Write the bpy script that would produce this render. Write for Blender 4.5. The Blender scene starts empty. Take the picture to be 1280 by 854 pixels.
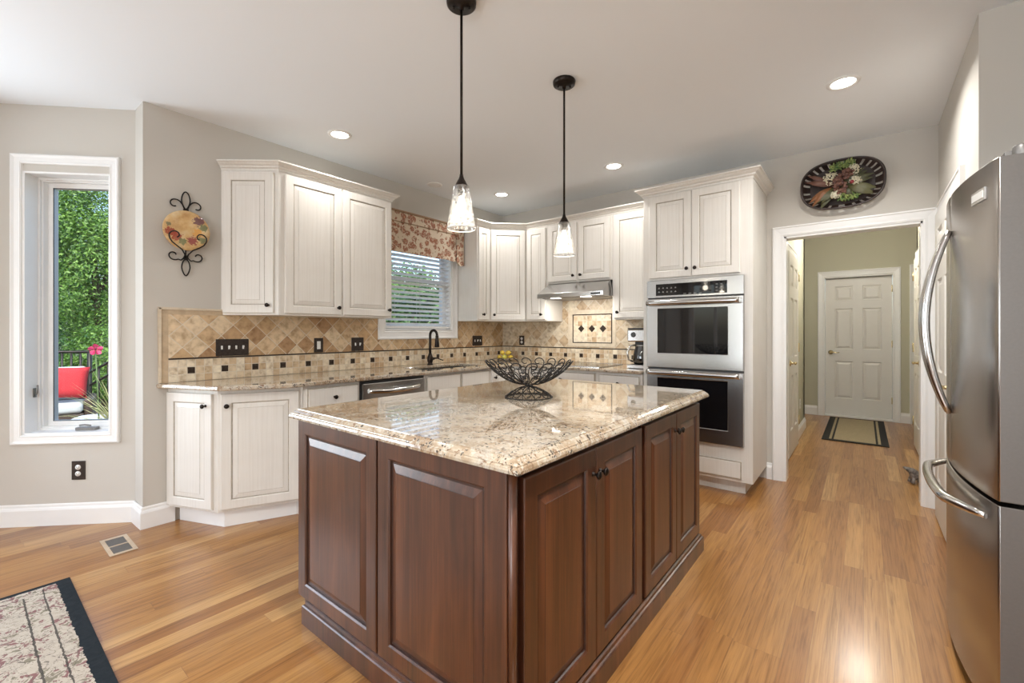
import bpy, bmesh, math, random
from mathutils import Vector, Matrix
random.seed(7)
PI = math.pi
SC = bpy.context.scene
COL = SC.collection

# ------------------------------------------------------------------ camera
F_PX, HOR = 552.3, 415.0
YAW = math.atan(439.5 / F_PX)
EYE = 1.25
cam_d = bpy.data.cameras.new('camera')
cam_d.sensor_width = 36.0
cam_d.lens = F_PX / 1280 * 36.0
cam_d.shift_y = -(427.0 - HOR) / 1280.0
cam_d.clip_start = 0.05
cam = bpy.data.objects.new('camera', cam_d)
cam.location = (0, 0, EYE)
cam.rotation_euler = (PI / 2, 0, YAW)
COL.objects.link(cam)
SC.camera = cam

# ------------------------------------------------------------------ world, sun, exposure
SC.view_settings.view_transform = 'Standard'
SC.view_settings.look = 'None'
SC.view_settings.gamma = 1.0
SC.view_settings.use_curve_mapping = False
SC.view_settings.exposure = 0.10
SC.cycles.max_bounces = 10
SC.cycles.diffuse_bounces = 6
SC.cycles.transparent_max_bounces = 16
SC.cycles.caustics_reflective = False
SC.cycles.caustics_refractive = False
SC.cycles.sample_clamp_indirect = 6.0

world = bpy.data.worlds.new('sky')
SC.world = world
world.use_nodes = True
wn = world.node_tree
wn.nodes.clear()
sky = wn.nodes.new('ShaderNodeTexSky')
sky.sky_type = 'NISHITA'
sky.sun_disc = False
sky.sun_elevation = math.radians(52)
sky.sun_rotation = math.radians(120)
sky.air_density = 1.0
sky.dust_density = 2.5
wb = wn.nodes.new('ShaderNodeBackground')
wb.inputs['Strength'].default_value = 0.50
wo = wn.nodes.new('ShaderNodeOutputWorld')
wn.links.new(sky.outputs[0], wb.inputs[0])
wn.links.new(wb.outputs[0], wo.inputs[0])

sun_d = bpy.data.lights.new('sun', 'SUN')
sun_d.energy = 3.8
sun_d.angle = math.radians(1.0)
sun_d.color = (1.0, 0.95, 0.86)
sun = bpy.data.objects.new('sun', sun_d)
sun.rotation_euler = Vector((-0.62, 0.25, -0.95)).to_track_quat('-Z', 'Y').to_euler()
COL.objects.link(sun)

CEIL = 2.715
DAY_FILL = (0.90, 0.95, 1.0)


def area_light(name, loc, direction, sx, sy, power, color):
    d = bpy.data.lights.new(name, 'AREA')
    d.shape = 'RECTANGLE'
    d.size, d.size_y = sx, sy
    d.energy = power
    d.color = color
    o = bpy.data.objects.new(name, d)
    o.location = loc
    o.rotation_euler = Vector(direction).to_track_quat('-Z', 'Z').to_euler()
    COL.objects.link(o)
    return o


# soft fill lamps added outside unseen bay and back-wall windows, standing in for daylight
area_light('bay_fill', (-4.50, -0.95, 1.45), (1, 0, 0.22), 1.7, 1.9, 76, (0.83, 0.915, 1.0))
area_light('back_fill', (-1.1, -4.15, 1.45), (0, 1, 0.38), 1.2, 2.0, 62, DAY_FILL)
area_light('back_fill', (0.35, -4.15, 1.45), (0, 1, 0.38), 1.2, 2.0, 62, DAY_FILL)
CAN_W = 5.0          # recessed ceiling lamps
PEND_W = 1.1          # pendant bulbs
HALL_W = 44.0         # hall ceiling lamp


# ------------------------------------------------------------------ object helpers
def link(o, parent=None):
    COL.objects.link(o)
    if parent is not None:
        o.parent = parent
    return o


def thing(name, label, cat, loc=(0, 0, 0), rz=0.0, group=None):
    o = bpy.data.objects.new(name, None)
    o.empty_display_size = 0.05
    o.location = loc
    o.rotation_euler = (0, 0, rz)
    o['label'] = label
    o['category'] = cat
    if group:
        o['group'] = group
    return link(o)


def tag(o, label, cat, group=None, kind=None):
    o['label'] = label
    o['category'] = cat
    if group:
        o['group'] = group
    if kind:
        o['kind'] = kind
    return o


def struct(o):
    o['kind'] = 'structure'
    return o


class MB:
    """collects shapes and links them as ONE mesh object"""

    def __init__(self):
        self.bm = bmesh.new()
        self.mi = 0

    def face(self, pts, mi=None):
        vs = [self.bm.verts.new(p) for p in pts]
        f = self.bm.faces.new(vs)
        f.material_index = self.mi if mi is None else mi
        return f

    def box(self, a, b, mi=None, M=None):
        (x0, y0, z0), (x1, y1, z1) = a, b
        x0, x1 = min(x0, x1), max(x0, x1)
        y0, y1 = min(y0, y1), max(y0, y1)
        z0, z1 = min(z0, z1), max(z0, z1)
        P = [Vector(p) for p in ((x0, y0, z0), (x1, y0, z0), (x1, y1, z0), (x0, y1, z0),
                                 (x0, y0, z1), (x1, y0, z1), (x1, y1, z1), (x0, y1, z1))]
        if M is not None:
            P = [M @ p for p in P]
        V = [self.bm.verts.new(p) for p in P]
        for q in ((3, 2, 1, 0), (4, 5, 6, 7), (0, 1, 5, 4), (1, 2, 6, 5), (2, 3, 7, 6), (3, 0, 4, 7)):
            f = self.bm.faces.new([V[i] for i in q])
            f.material_index = self.mi if mi is None else mi

    def prism(self, poly, z0, z1, mi=None):
        n = len(poly)
        A = [self.bm.verts.new((p[0], p[1], z0)) for p in poly]
        B = [self.bm.verts.new((p[0], p[1], z1)) for p in poly]
        fs = [self.bm.faces.new(list(reversed(A))), self.bm.faces.new(B)]
        for i in range(n):
            j = (i + 1) % n
            fs.append(self.bm.faces.new([A[i], A[j], B[j], B[i]]))
        for f in fs:
            f.material_index = self.mi if mi is None else mi

    def lathe(self, prof, n=20, M=None, mi=None, smooth=True):
        """prof: list of (r, z) turned about z"""
        rings = []
        for r, z in prof:
            if r < 1e-6:
                p = Vector((0, 0, z))
                rings.append([self.bm.verts.new(M @ p if M else p)])
            else:
                ring = []
                for k in range(n):
                    a = 2 * PI * k / n
                    p = Vector((r * math.cos(a), r * math.sin(a), z))
                    ring.append(self.bm.verts.new(M @ p if M else p))
                rings.append(ring)
        for A, B in zip(rings, rings[1:]):
            if len(A) == 1 and len(B) == 1:
                continue
            for k in range(n):
                j = (k + 1) % n
                if len(A) == 1:
                    f = self.bm.faces.new([A[0], B[j], B[k]])
                elif len(B) == 1:
                    f = self.bm.faces.new([A[k], A[j], B[0]])
                else:
                    f = self.bm.faces.new([A[k], A[j], B[j], B[k]])
                f.smooth = smooth
                f.material_index = self.mi if mi is None else mi

    def tube(self, pts, r, n=8, closed=False, mi=None, flat=1.0):
        pts = [Vector(p) for p in pts]
        m = len(pts)
        rad = r if isinstance(r, (list, tuple)) else [r] * m
        rings = []
        up = None
        for i, p in enumerate(pts):
            if closed:
                t = (pts[(i + 1) % m] - pts[i - 1])
            else:
                t = pts[min(i + 1, m - 1)] - pts[max(i - 1, 0)]
            if t.length < 1e-9:
                t = Vector((0, 0, 1))
            t.normalize()
            if up is None:
                up = Vector((0, 0, 1)) if abs(t.z) < 0.9 else Vector((1, 0, 0))
            s = t.cross(up)
            if s.length < 1e-6:
                s = t.cross(Vector((0.3, 1, 0.2)))
            s.normalize()
            u = s.cross(t).normalized()
            up = u
            rings.append([self.bm.verts.new(p + (s * math.cos(2 * PI * k / n) + u * flat * math.sin(2 * PI * k / n)) * rad[i])
                          for k in range(n)])
        rng = range(m) if closed else range(m - 1)
        for i in rng:
            A, B = rings[i], rings[(i + 1) % m]
            for k in range(n):
                j = (k + 1) % n
                f = self.bm.faces.new([A[k], A[j], B[j], B[k]])
                f.smooth = True
                f.material_index = self.mi if mi is None else mi
        if not closed:
            for R in (rings[0], rings[-1]):
                f = self.bm.faces.new(R)
                f.material_index = self.mi if mi is None else mi

    def sweep(self, path, prof, mapf, closed=False, mi=None):
        """path in a plane (a,b); prof = list of (offset to the right of the path, height); mapf(a,b,h)"""
        n = len(path)
        P = [Vector((p[0], p[1])) for p in path]
        mit = []
        for i in range(n):
            if closed or 0 < i < n - 1:
                d0 = (P[i] - P[i - 1]).normalized()
                d1 = (P[(i + 1) % n] - P[i]).normalized()
            elif i == 0:
                d0 = d1 = (P[1] - P[0]).normalized()
            else:
                d0 = d1 = (P[-1] - P[-2]).normalized()
            n0, n1 = Vector((d0.y, -d0.x)), Vector((d1.y, -d1.x))
            b = (n0 + n1)
            b /= max(1e-6, 1 + n0.dot(n1))
            mit.append(b)
        rows = []
        for i in range(n):
            rows.append([self.bm.verts.new(mapf(P[i].x + mit[i].x * o, P[i].y + mit[i].y * o, h)) for o, h in prof])
        for i in (range(n) if closed else range(n - 1)):
            A, B = rows[i], rows[(i + 1) % n]
            for k in range(len(prof) - 1):
                f = self.bm.faces.new([A[k], B[k], B[k + 1], A[k + 1]])
                f.material_index = self.mi if mi is None else mi
        if not closed:
            for R in (rows[0], rows[-1]):
                if len(R) > 2:
                    f = self.bm.faces.new(R)
                    f.material_index = self.mi if mi is None else mi

    def cells(self, us, vs, keep, t0, t1, mapf, mi=None):
        """slab made of the kept cells of a grid, thickness t0..t1"""
        V = {}

        def v(i, j, t):
            k = (i, j, t)
            if k not in V:
                V[k] = self.bm.verts.new(mapf(us[i], vs[j], t1 if t else t0))
            return V[k]
        ni, nj = len(us) - 1, len(vs) - 1
        K = lambda i, j: 0 <= i < ni and 0 <= j < nj and keep(i, j)
        fs = []
        for i in range(ni):
            for j in range(nj):
                if not K(i, j):
                    continue
                fs.append([v(i, j, 1), v(i + 1, j, 1), v(i + 1, j + 1, 1), v(i, j + 1, 1)])
                fs.append([v(i, j + 1, 0), v(i + 1, j + 1, 0), v(i + 1, j, 0), v(i, j, 0)])
                if not K(i - 1, j):
                    fs.append([v(i, j, 0), v(i, j, 1), v(i, j + 1, 1), v(i, j + 1, 0)])
                if not K(i + 1, j):
                    fs.append([v(i + 1, j, 1), v(i + 1, j, 0), v(i + 1, j + 1, 0), v(i + 1, j + 1, 1)])
                if not K(i, j - 1):
                    fs.append([v(i, j, 1), v(i, j, 0), v(i + 1, j, 0), v(i + 1, j, 1)])
                if not K(i, j + 1):
                    fs.append([v(i, j + 1, 0), v(i, j + 1, 1), v(i + 1, j + 1, 1), v(i + 1, j + 1, 0)])
        for q in fs:
            f = self.bm.faces.new(q)
            f.material_index = self.mi if mi is None else mi

    def build(self, name, mats, parent=None, loc=None, rot=None, bevel=0.0, seg=2, smooth=False, doubles=True):
        if doubles:
            bmesh.ops.remove_doubles(self.bm, verts=self.bm.verts, dist=1e-5)
        bmesh.ops.recalc_face_normals(self.bm, faces=self.bm.faces)
        if smooth:
            for f in self.bm.faces:
                f.smooth = True
        me = bpy.data.meshes.new(name)
        self.bm.to_mesh(me)
        self.bm.free()
        for m in (mats if isinstance(mats, (list, tuple)) else [mats]):
            me.materials.append(m)
        o = bpy.data.objects.new(name, me)
        if loc is not None:
            o.location = loc
        if rot is not None:
            o.rotation_euler = rot
        if bevel > 0:
            b = o.modifiers.new('bevel', 'BEVEL')
            b.width = bevel
            b.segments = seg
            b.limit_method = 'ANGLE'
            b.angle_limit = math.radians(40)
            b.harden_normals = False
        return link(o, parent)


# ------------------------------------------------------------------ materials
class NT:
    def __init__(self, name):
        self.m = bpy.data.materials.new(name)
        self.m.use_nodes = True
        self.t = self.m.node_tree
        self.p = self.t.nodes['Principled BSDF']
        self.out = self.t.nodes['Material Output']

    def n(self, kind, **kw):
        nd = self.t.nodes.new(kind)
        for k, v in kw.items():
            if k.startswith('i_'):
                nd.inputs[k[2:]].default_value = v
            else:
                setattr(nd, k, v)
        return nd

    def l(self, a, b):
        self.t.links.new(a, b)

    def math(self, op, a, b=None, c=None):
        nd = self.t.nodes.new('ShaderNodeMath')
        nd.operation = op
        for i, x in enumerate((a, b, c)):
            if x is None:
                continue
            if isinstance(x, (int, float)):
                nd.inputs[i].default_value = x
            else:
                self.l(x, nd.inputs[i])
        return nd.outputs[0]

    def mix(self, fac, a, b, blend='MIX'):
        nd = self.t.nodes.new('ShaderNodeMix')
        nd.data_type = 'RGBA'
        nd.blend_type = blend
        for s, x in ((nd.inputs[0], fac), (nd.inputs[6], a), (nd.inputs[7], b)):
            if isinstance(x, (int, float)):
                s.default_value = x
            elif isinstance(x, tuple):
                s.default_value = (x[0], x[1], x[2], 1)
            else:
                self.l(x, s)
        return nd.outputs[2]

    def ramp(self, fac, stops, interp='LINEAR'):
        nd = self.t.nodes.new('ShaderNodeValToRGB')
        cr = nd.color_ramp
        cr.interpolation = interp
        while len(cr.elements) < len(stops):
            cr.elements.new(0.5)
        for e, (p, c) in zip(cr.elements, stops):
            e.position = p
            e.color = (c[0], c[1], c[2], 1)
        self.l(fac, nd.inputs[0])
        return nd.outputs[0]

    def coords(self, kind='Object'):
        return self.n('ShaderNodeTexCoord').outputs[kind]

    def sep(self, v):
        s = self.n('ShaderNodeSeparateXYZ')
        self.l(v, s.inputs[0])
        return s.outputs

    def comb(self, x, y, z=0.0):
        s = self.n('ShaderNodeCombineXYZ')
        for i, a in enumerate((x, y, z)):
            if isinstance(a, (int, float)):
                s.inputs[i].default_value = a
            else:
                self.l(a, s.inputs[i])
        return s.outputs[0]

    def scale(self, v, s):
        m = self.n('ShaderNodeMapping')
        m.inputs['Scale'].default_value = s
        self.l(v, m.inputs['Vector'])
        return m.outputs[0]

    def noise(self, v, scale, detail=4.0, rough=0.55, dist=0.0):
        nd = self.n('ShaderNodeTexNoise')
        nd.inputs['Scale'].default_value = scale
        nd.inputs['Detail'].default_value = detail
        nd.inputs['Roughness'].default_value = rough
        nd.inputs['Distortion'].default_value = dist
        if v is not None:
            self.l(v, nd.inputs['Vector'])
        return nd.outputs

    def white(self, v):
        nd = self.n('ShaderNodeTexWhiteNoise', noise_dimensions='3D')
        self.l(v, nd.inputs['Vector'])
        return nd.outputs

    def bump(self, h, strength, dist=0.002):
        b = self.n('ShaderNodeBump')
        b.inputs['Strength'].default_value = strength
        b.inputs['Distance'].default_value = dist
        self.l(h, b.inputs['Height'])
        self.l(b.outputs[0], self.p.inputs['Normal'])

    def set(self, color=None, rough=None, metal=None, spec=None, coat=None, coat_rough=None):
        for k, v in (('Base Color', color), ('Roughness', rough), ('Metallic', metal), ('Specular IOR Level', spec),
                     ('Coat Weight', coat), ('Coat Roughness', coat_rough)):
            if v is None:
                continue
            if isinstance(v, (int, float)):
                self.p.inputs[k].default_value = v
            elif isinstance(v, tuple):
                self.p.inputs[k].default_value = (v[0], v[1], v[2], 1)
            else:
                self.l(v, self.p.inputs[k])
        return self


def plain(name, color, rough=0.5, metal=0.0, var=0.04, scale=9.0, spec=0.5, coat=0.0):
    """painted or moulded surface with a faint procedural mottle"""
    t = NT(name)
    nz = t.noise(t.coords(), scale, 3.0)
    c2 = tuple(max(0, c * (1 - var * 2)) for c in color)
    t.set(color=t.ramp(nz[0], [(0.35, c2), (0.65, color)]), rough=rough, metal=metal, spec=spec, coat=coat)
    return t.m


def wood(name, dark, mid, light, rough=0.3, grain=14.0, coat=0.3):
    t = NT(name)
    co = t.coords()
    st = t.scale(co, (1.0, 1.0, 0.07))
    n1 = t.noise(st, grain, 6.0, 0.6, 0.6)
    n2 = t.noise(t.scale(co, (1, 1, 0.02)), grain * 9, 3.0, 0.6)
    big = t.noise(t.scale(co, (1, 1, 0.25)), 2.2, 2.0)
    f = t.math('ADD', t.math('MULTIPLY', n1[0], 0.7), t.math('MULTIPLY', n2[0], 0.3))
    f = t.math('ADD', f, t.math('MULTIPLY', t.math('SUBTRACT', big[0], 0.5), 0.35))
    fig = t.noise(t.scale(co, (1, 1, 0.16)), 9.0, 3.0, 0.55, 2.2)
    f = t.math('ADD', f, t.math('MULTIPLY', t.math('SUBTRACT', fig[0], 0.5), 0.30))
    t.set(color=t.ramp(f, [(0.30, dark), (0.5, mid), (0.72, light)]), rough=rough, coat=coat, coat_rough=0.22)
    t.bump(n2[0], 0.12, 0.001)
    return t.m


def brushed(name, color, rough=0.28, axis='z', aniso=0.0):
    t = NT(name)
    co = t.coords()
    s = {'z': (60, 60, 1), 'x': (1, 60, 60), 'y': (60, 1, 60)}[axis]
    n = t.noise(t.scale(co, s), 6.0, 3.0)
    r = t.n('ShaderNodeMapRange')
    r.inputs['To Min'].default_value = rough * 0.95
    r.inputs['To Max'].default_value = rough * 1.08
    t.l(n[0], r.inputs[0])
    t.set(color=t.mix(n[0], tuple(c * 0.93 for c in color), color), metal=1.0)
    t.l(r.outputs[0], t.p.inputs['Roughness'])
    t.p.inputs['Anisotropic'].default_value = aniso
    return t.m


def emis(name, color, strength):
    t = NT(name)
    t.set(color=color, rough=0.4)
    t.p.inputs['Emission Color'].default_value = (*color, 1)
    t.p.inputs['Emission Strength'].default_value = strength
    return t.m


def glass_mat(name, tint=(1, 1, 1), base=0.04, rough=0.0):
    t = NT(name)
    t.t.nodes.remove(t.p)
    tr = t.n('ShaderNodeBsdfTransparent')
    tr.inputs[0].default_value = (*tint, 1)
    gl = t.n('ShaderNodeBsdfGlossy')
    gl.inputs['Roughness'].default_value = rough
    lw = t.n('ShaderNodeFresnel')
    lw.inputs[0].default_value = 1.45
    mx = t.n('ShaderNodeMixShader')
    t.l(t.math('ADD', lw.outputs[0], base - 0.04), mx.inputs[0])
    t.l(tr.outputs[0], mx.inputs[1])
    t.l(gl.outputs[0], mx.inputs[2])
    t.l(mx.outputs[0], t.out.inputs[0])
    return t.m


def wallpaint(name, color):
    t = NT(name)
    n = t.noise(t.coords(), 220.0, 2.0)
    t.set(color=color, rough=0.75, spec=0.25)
    t.bump(n[0], 0.04, 0.0005)
    return t.m


M_WALL = wallpaint('greige wall paint', (0.555, 0.528, 0.482))
M_HALL = wallpaint('sage hall paint', (0.50, 0.485, 0.375))
M_CEIL = wallpaint('white ceiling paint', (0.83, 0.865, 0.90))
M_TRIM = plain('white trim paint', (0.82, 0.82, 0.81), 0.35, var=0.01)
M_DOORP = plain('soft white door paint', (0.72, 0.70, 0.66), 0.38, var=0.01)


def cab_paint():
    t = NT('cream glazed cabinet paint')
    co = t.coords()
    n = t.noise(t.scale(co, (1, 1, 0.03)), 90.0, 3.0)
    n2 = t.noise(co, 5.0, 2.0)
    f = t.math('ADD', t.math('MULTIPLY', n[0], 0.6), t.math('MULTIPLY', n2[0], 0.4))
    t.set(color=t.ramp(f, [(0.36, (0.685, 0.655, 0.605)), (0.6, (0.74, 0.715, 0.67))]), rough=0.38)
    return t.m


M_CAB = cab_paint()
M_GLAZE = plain('brown glaze in the grooves', (0.44, 0.395, 0.325), 0.5, var=0.12, scale=40)
M_CHERRY = wood('dark cherry wood', (0.021, 0.007, 0.003), (0.066, 0.021, 0.0085), (0.135, 0.045, 0.017), 0.36, 12.0, 0.5)
M_CHERRY_D = wood('dark glaze on cherry', (0.018, 0.007, 0.005), (0.035, 0.013, 0.008), (0.06, 0.022, 0.013), 0.35)
M_BLACK = plain('black void', (0.01, 0.01, 0.01), 0.6, var=0.0)
M_BRONZE = plain('oil rubbed bronze', (0.030, 0.022, 0.018), 0.32, metal=0.75, var=0.25, scale=60)
M_IRON = plain('black wrought iron', (0.018, 0.015, 0.013), 0.42, metal=0.4, var=0.3, scale=80)
M_STEEL = brushed('brushed stainless steel', (0.52, 0.515, 0.505), 0.22, 'x')
M_FDOOR = plain('grey fridge door edge', (0.13, 0.12, 0.112), 0.42, metal=0.3, var=0.03, scale=120)
M_STEELV = brushed('fridge stainless steel', (0.42, 0.39, 0.365), 0.25, 'z', 0.3)
M_CHROME = brushed('polished handle steel', (0.60, 0.59, 0.575), 0.17, 'y')
M_FSIDE = plain('grey textured fridge side', (0.23, 0.22, 0.21), 0.4, metal=0.5, var=0.04, scale=150)
M_OGLASS = plain('black oven glass', (0.006, 0.006, 0.007), 0.03, var=0.0, spec=0.5)
M_DGREY = plain('dark grey plastic', (0.05, 0.05, 0.05), 0.4)
M_WPLAST = plain('white plastic', (0.78, 0.78, 0.76), 0.35, var=0.01)
M_BRASS = brushed('aged brass', (0.62, 0.50, 0.28), 0.25, 'x')
M_WGLASS = glass_mat('window glass', (0.97, 0.99, 0.98), 0.03)
M_BROWNPL = plain('bronze switch plate', (0.045, 0.032, 0.026), 0.4, metal=0.3, var=0.2, scale=70)


def granite():
    t = NT('beige speckled granite')
    co = t.coords()
    warp = t.noise(co, 7.0, 3.0, 0.6)
    wv = t.n('ShaderNodeVectorMath', operation='MULTIPLY_ADD')
    t.l(warp[1], wv.inputs[0])
    wv.inputs[1].default_value = (0.10, 0.10, 0.10)
    t.l(co, wv.inputs[2])
    v = wv.outputs[0]
    nb = t.noise(v, 8.0, 5.0, 0.65)
    base = t.ramp(nb[0], [(0.30, (0.26, 0.17, 0.10)), (0.44, (0.38, 0.285, 0.19)), (0.55, (0.49, 0.415, 0.315)), (0.68, (0.35, 0.31, 0.265))])
    nf = t.noise(v, 58.0, 5.0, 0.7)
    c = t.mix(t.ramp(nf[0], [(0.50, (0, 0, 0)), (0.60, (1, 1, 1))]), base, (0.53, 0.48, 0.40))
    nr = t.noise(v, 42.0, 4.0, 0.75, 0.4)
    c = t.mix(t.ramp(nr[0], [(0.56, (0, 0, 0)), (0.64, (1, 1, 1))]), c, (0.20, 0.115, 0.065))
    vo = t.n('ShaderNodeTexVoronoi', feature='F1')
    vo.inputs['Scale'].default_value = 95.0
    t.l(v, vo.inputs['Vector'])
    nk = t.noise(v, 17.0, 3.0, 0.6)
    blk = t.math('MULTIPLY', t.math('LESS_THAN', vo.outputs['Distance'], 0.42), t.math('GREATER_THAN', nk[0], 0.53))
    rnd = t.sep(vo.outputs['Color'])
    blk = t.math('MULTIPLY', blk, t.math('GREATER_THAN', rnd[0], 0.45))
    c = t.mix(t.math('MULTIPLY', blk, 0.88), c, (0.05, 0.043, 0.038))
    t.set(color=c, rough=0.05, spec=0.55, coat=0.5, coat_rough=0.01)
    return t.m


M_GRAN = granite()


def oak_floor():
    t = NT('honey oak strip floor')
    x, y, z = t.sep(t.coords())[:3]
    W = 0.083
    u = t.math('DIVIDE', x, W)
    row = t.math('FLOOR', u)
    r1 = t.white(t.comb(row, 3.7, 0))
    L = t.math('ADD', t.math('MULTIPLY', r1[0], 0.7), 0.75)
    yy = t.math('DIVIDE', t.math('ADD', y, t.math('MULTIPLY', r1[0], 9.3)), L)
    cell = t.math('FLOOR', yy)
    rc = t.white(t.comb(row, cell, 1.0))
    tone = t.ramp(rc[0], [(0.0, (0.26, 0.108, 0.029)), (0.3, (0.32, 0.145, 0.040)), (0.75, (0.37, 0.182, 0.055)), (1.0, (0.48, 0.275, 0.105))])
    off = t.math('MULTIPLY', rc[0], 37.0)
    gv = t.comb(t.math('ADD', x, off), t.math('MULTIPLY', y, 0.018), off)
    g = t.noise(gv, 150.0, 4.0, 0.65, 0.6)
    g2 = t.noise(t.comb(t.math('ADD', x, off), t.math('MULTIPLY', y, 0.07), off), 24.0, 3.0, 0.5, 2.2)
    gm = t.ramp(t.math('ADD', t.math('MULTIPLY', g[0], 0.55), t.math('MULTIPLY', g2[0], 0.45)),
                [(0.36, (0.60, 0.53, 0.45)), (0.5, (0.94, 0.93, 0.91)), (0.62, (1.12, 1.12, 1.10))])
    c = t.mix(1.0, tone, gm, 'MULTIPLY')
    fu = t.math('FRACT', u)
    gap = t.math('LESS_THAN', t.math('MINIMUM', fu, t.math('SUBTRACT', 1.0, fu)), 0.013)
    fy = t.math('MULTIPLY', t.math('FRACT', yy), L)
    gap = t.math('MAXIMUM', gap, t.math('LESS_THAN', fy, 0.0018))
    c = t.mix(t.math('MULTIPLY', gap, 0.5), c, (0.17, 0.08, 0.035))
    rr = t.ramp(g[0], [(0.3, (0.38, 0.38, 0.38)), (0.7, (0.30, 0.30, 0.30))])
    t.set(color=c, spec=0.35)
    t.l(rr, t.p.inputs['Roughness'])
    t.p.inputs['Coat Weight'].default_value = 0.38
    t.p.inputs['Coat Roughness'].default_value = 0.18
    hgt = t.math('SUBTRACT', t.math('MULTIPLY', g[0], 0.25), gap)
    t.bump(hgt, 0.12, 0.001)
    return t.m


M_FLOOR = oak_floor()


def tile_mat(name, axis, size, diag, u0, v0, grout=(0.64, 0.58, 0.48), gw=0.03, tones=None):
    """travertine tiles; axis 'x' or 'y' is the wall's horizontal axis"""
    t = NT(name)
    x, y, z = t.sep(t.coords())[:3]
    h = x if axis == 'x' else y
    u = t.math('SUBTRACT', h, u0)
    v = t.math('SUBTRACT', z, v0)
    if diag:
        k = math.sqrt(0.5)
        a = t.math('MULTIPLY', t.math('ADD', u, v), k)
        b = t.math('MULTIPLY', t.math('SUBTRACT', v, u), k)
        u, v = a, b
    u = t.math('DIVIDE', u, size)
    v = t.math('DIVIDE', v, size)
    r = t.white(t.comb(t.math('FLOOR', u), t.math('FLOOR', v), 2.0))
    tones = tones or [(0.0, (0.40, 0.24, 0.125)), (0.3, (0.53, 0.36, 0.20)), (0.6, (0.62, 0.46, 0.29)), (1.0, (0.70, 0.57, 0.40))]
    c = t.ramp(r[0], tones)
    co = t.coords()
    n = t.noise(t.n('ShaderNodeVectorMath', operation='ADD').outputs[0], 3)  # placeholder, rewired below
    addn = [nd for nd in t.t.nodes if nd.bl_idname == 'ShaderNodeVectorMath'][-1]
    t.l(co, addn.inputs[0])
    t.l(r[1], addn.inputs[1])
    nn = [nd for nd in t.t.nodes if nd.bl_idname == 'ShaderNodeTexNoise'][-1]
    nn.inputs['Scale'].default_value = 22.0
    nn.inputs['Detail'].default_value = 5.0
    c = t.mix(1.0, c, t.ramp(n[0], [(0.3, (0.62, 0.55, 0.47)), (0.5, (0.96, 0.95, 0.93)), (0.68, (1.12, 1.12, 1.1))]), 'MULTIPLY')
    fu, fv = t.math('FRACT', u), t.math('FRACT', v)
    e = t.math('MINIMUM', t.math('MINIMUM', fu, t.math('SUBTRACT', 1, fu)), t.math('MINIMUM', fv, t.math('SUBTRACT', 1, fv)))
    g = t.math('LESS_THAN', e, gw)
    c = t.mix(g, c, grout)
    t.set(color=c, rough=0.38)
    t.bump(t.math('SUBTRACT', t.math('MULTIPLY', n[0], 0.3), g), 0.35, 0.0015)
    return t.m


M_DIAG_Y = tile_mat('diamond travertine, sink wall', 'y', 0.108, True, 0.865, 1.07, gw=0.018)
M_DIAG_X_LIT = tile_mat('diamond travertine, oven wall', 'x', 0.108, True, -3.58, 1.07, gw=0.018, tones=[(0.0, (0.50, 0.37, 0.24)), (0.3, (0.58, 0.47, 0.33)), (0.6, (0.64, 0.55, 0.42)), (1.0, (0.70, 0.62, 0.49))])  # same stone as the sink wall; hood light painted in as paler tones
SMALL = [(0.0, (0.52, 0.36, 0.215)), (0.3, (0.63, 0.50, 0.34)), (0.6, (0.70, 0.59, 0.44)), (1.0, (0.76, 0.68, 0.54))]
M_MOS_Y = tile_mat('small travertine squares, sink wall', 'y', 0.0505, False, 0.865, 0.914, gw=0.035, tones=SMALL)
M_MOS_X = tile_mat('small travertine squares, oven wall', 'x', 0.0505, False, -3.58, 0.914, gw=0.035, tones=SMALL)
M_MOS_I = tile_mat('small travertine squares in the framed inset', 'x', 0.0583, False, -2.546, 1.1378, gw=0.03, tones=SMALL)
M_TRAVB = plain('cream travertine border', (0.68, 0.58, 0.44), 0.4, var=0.08, scale=20)
M_TRAVT = plain('tan travertine border', (0.55, 0.42, 0.28), 0.4, var=0.1, scale=20)
M_PENC = plain('dark bronze pencil tile', (0.045, 0.030, 0.022), 0.35, metal=0.4)


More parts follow.
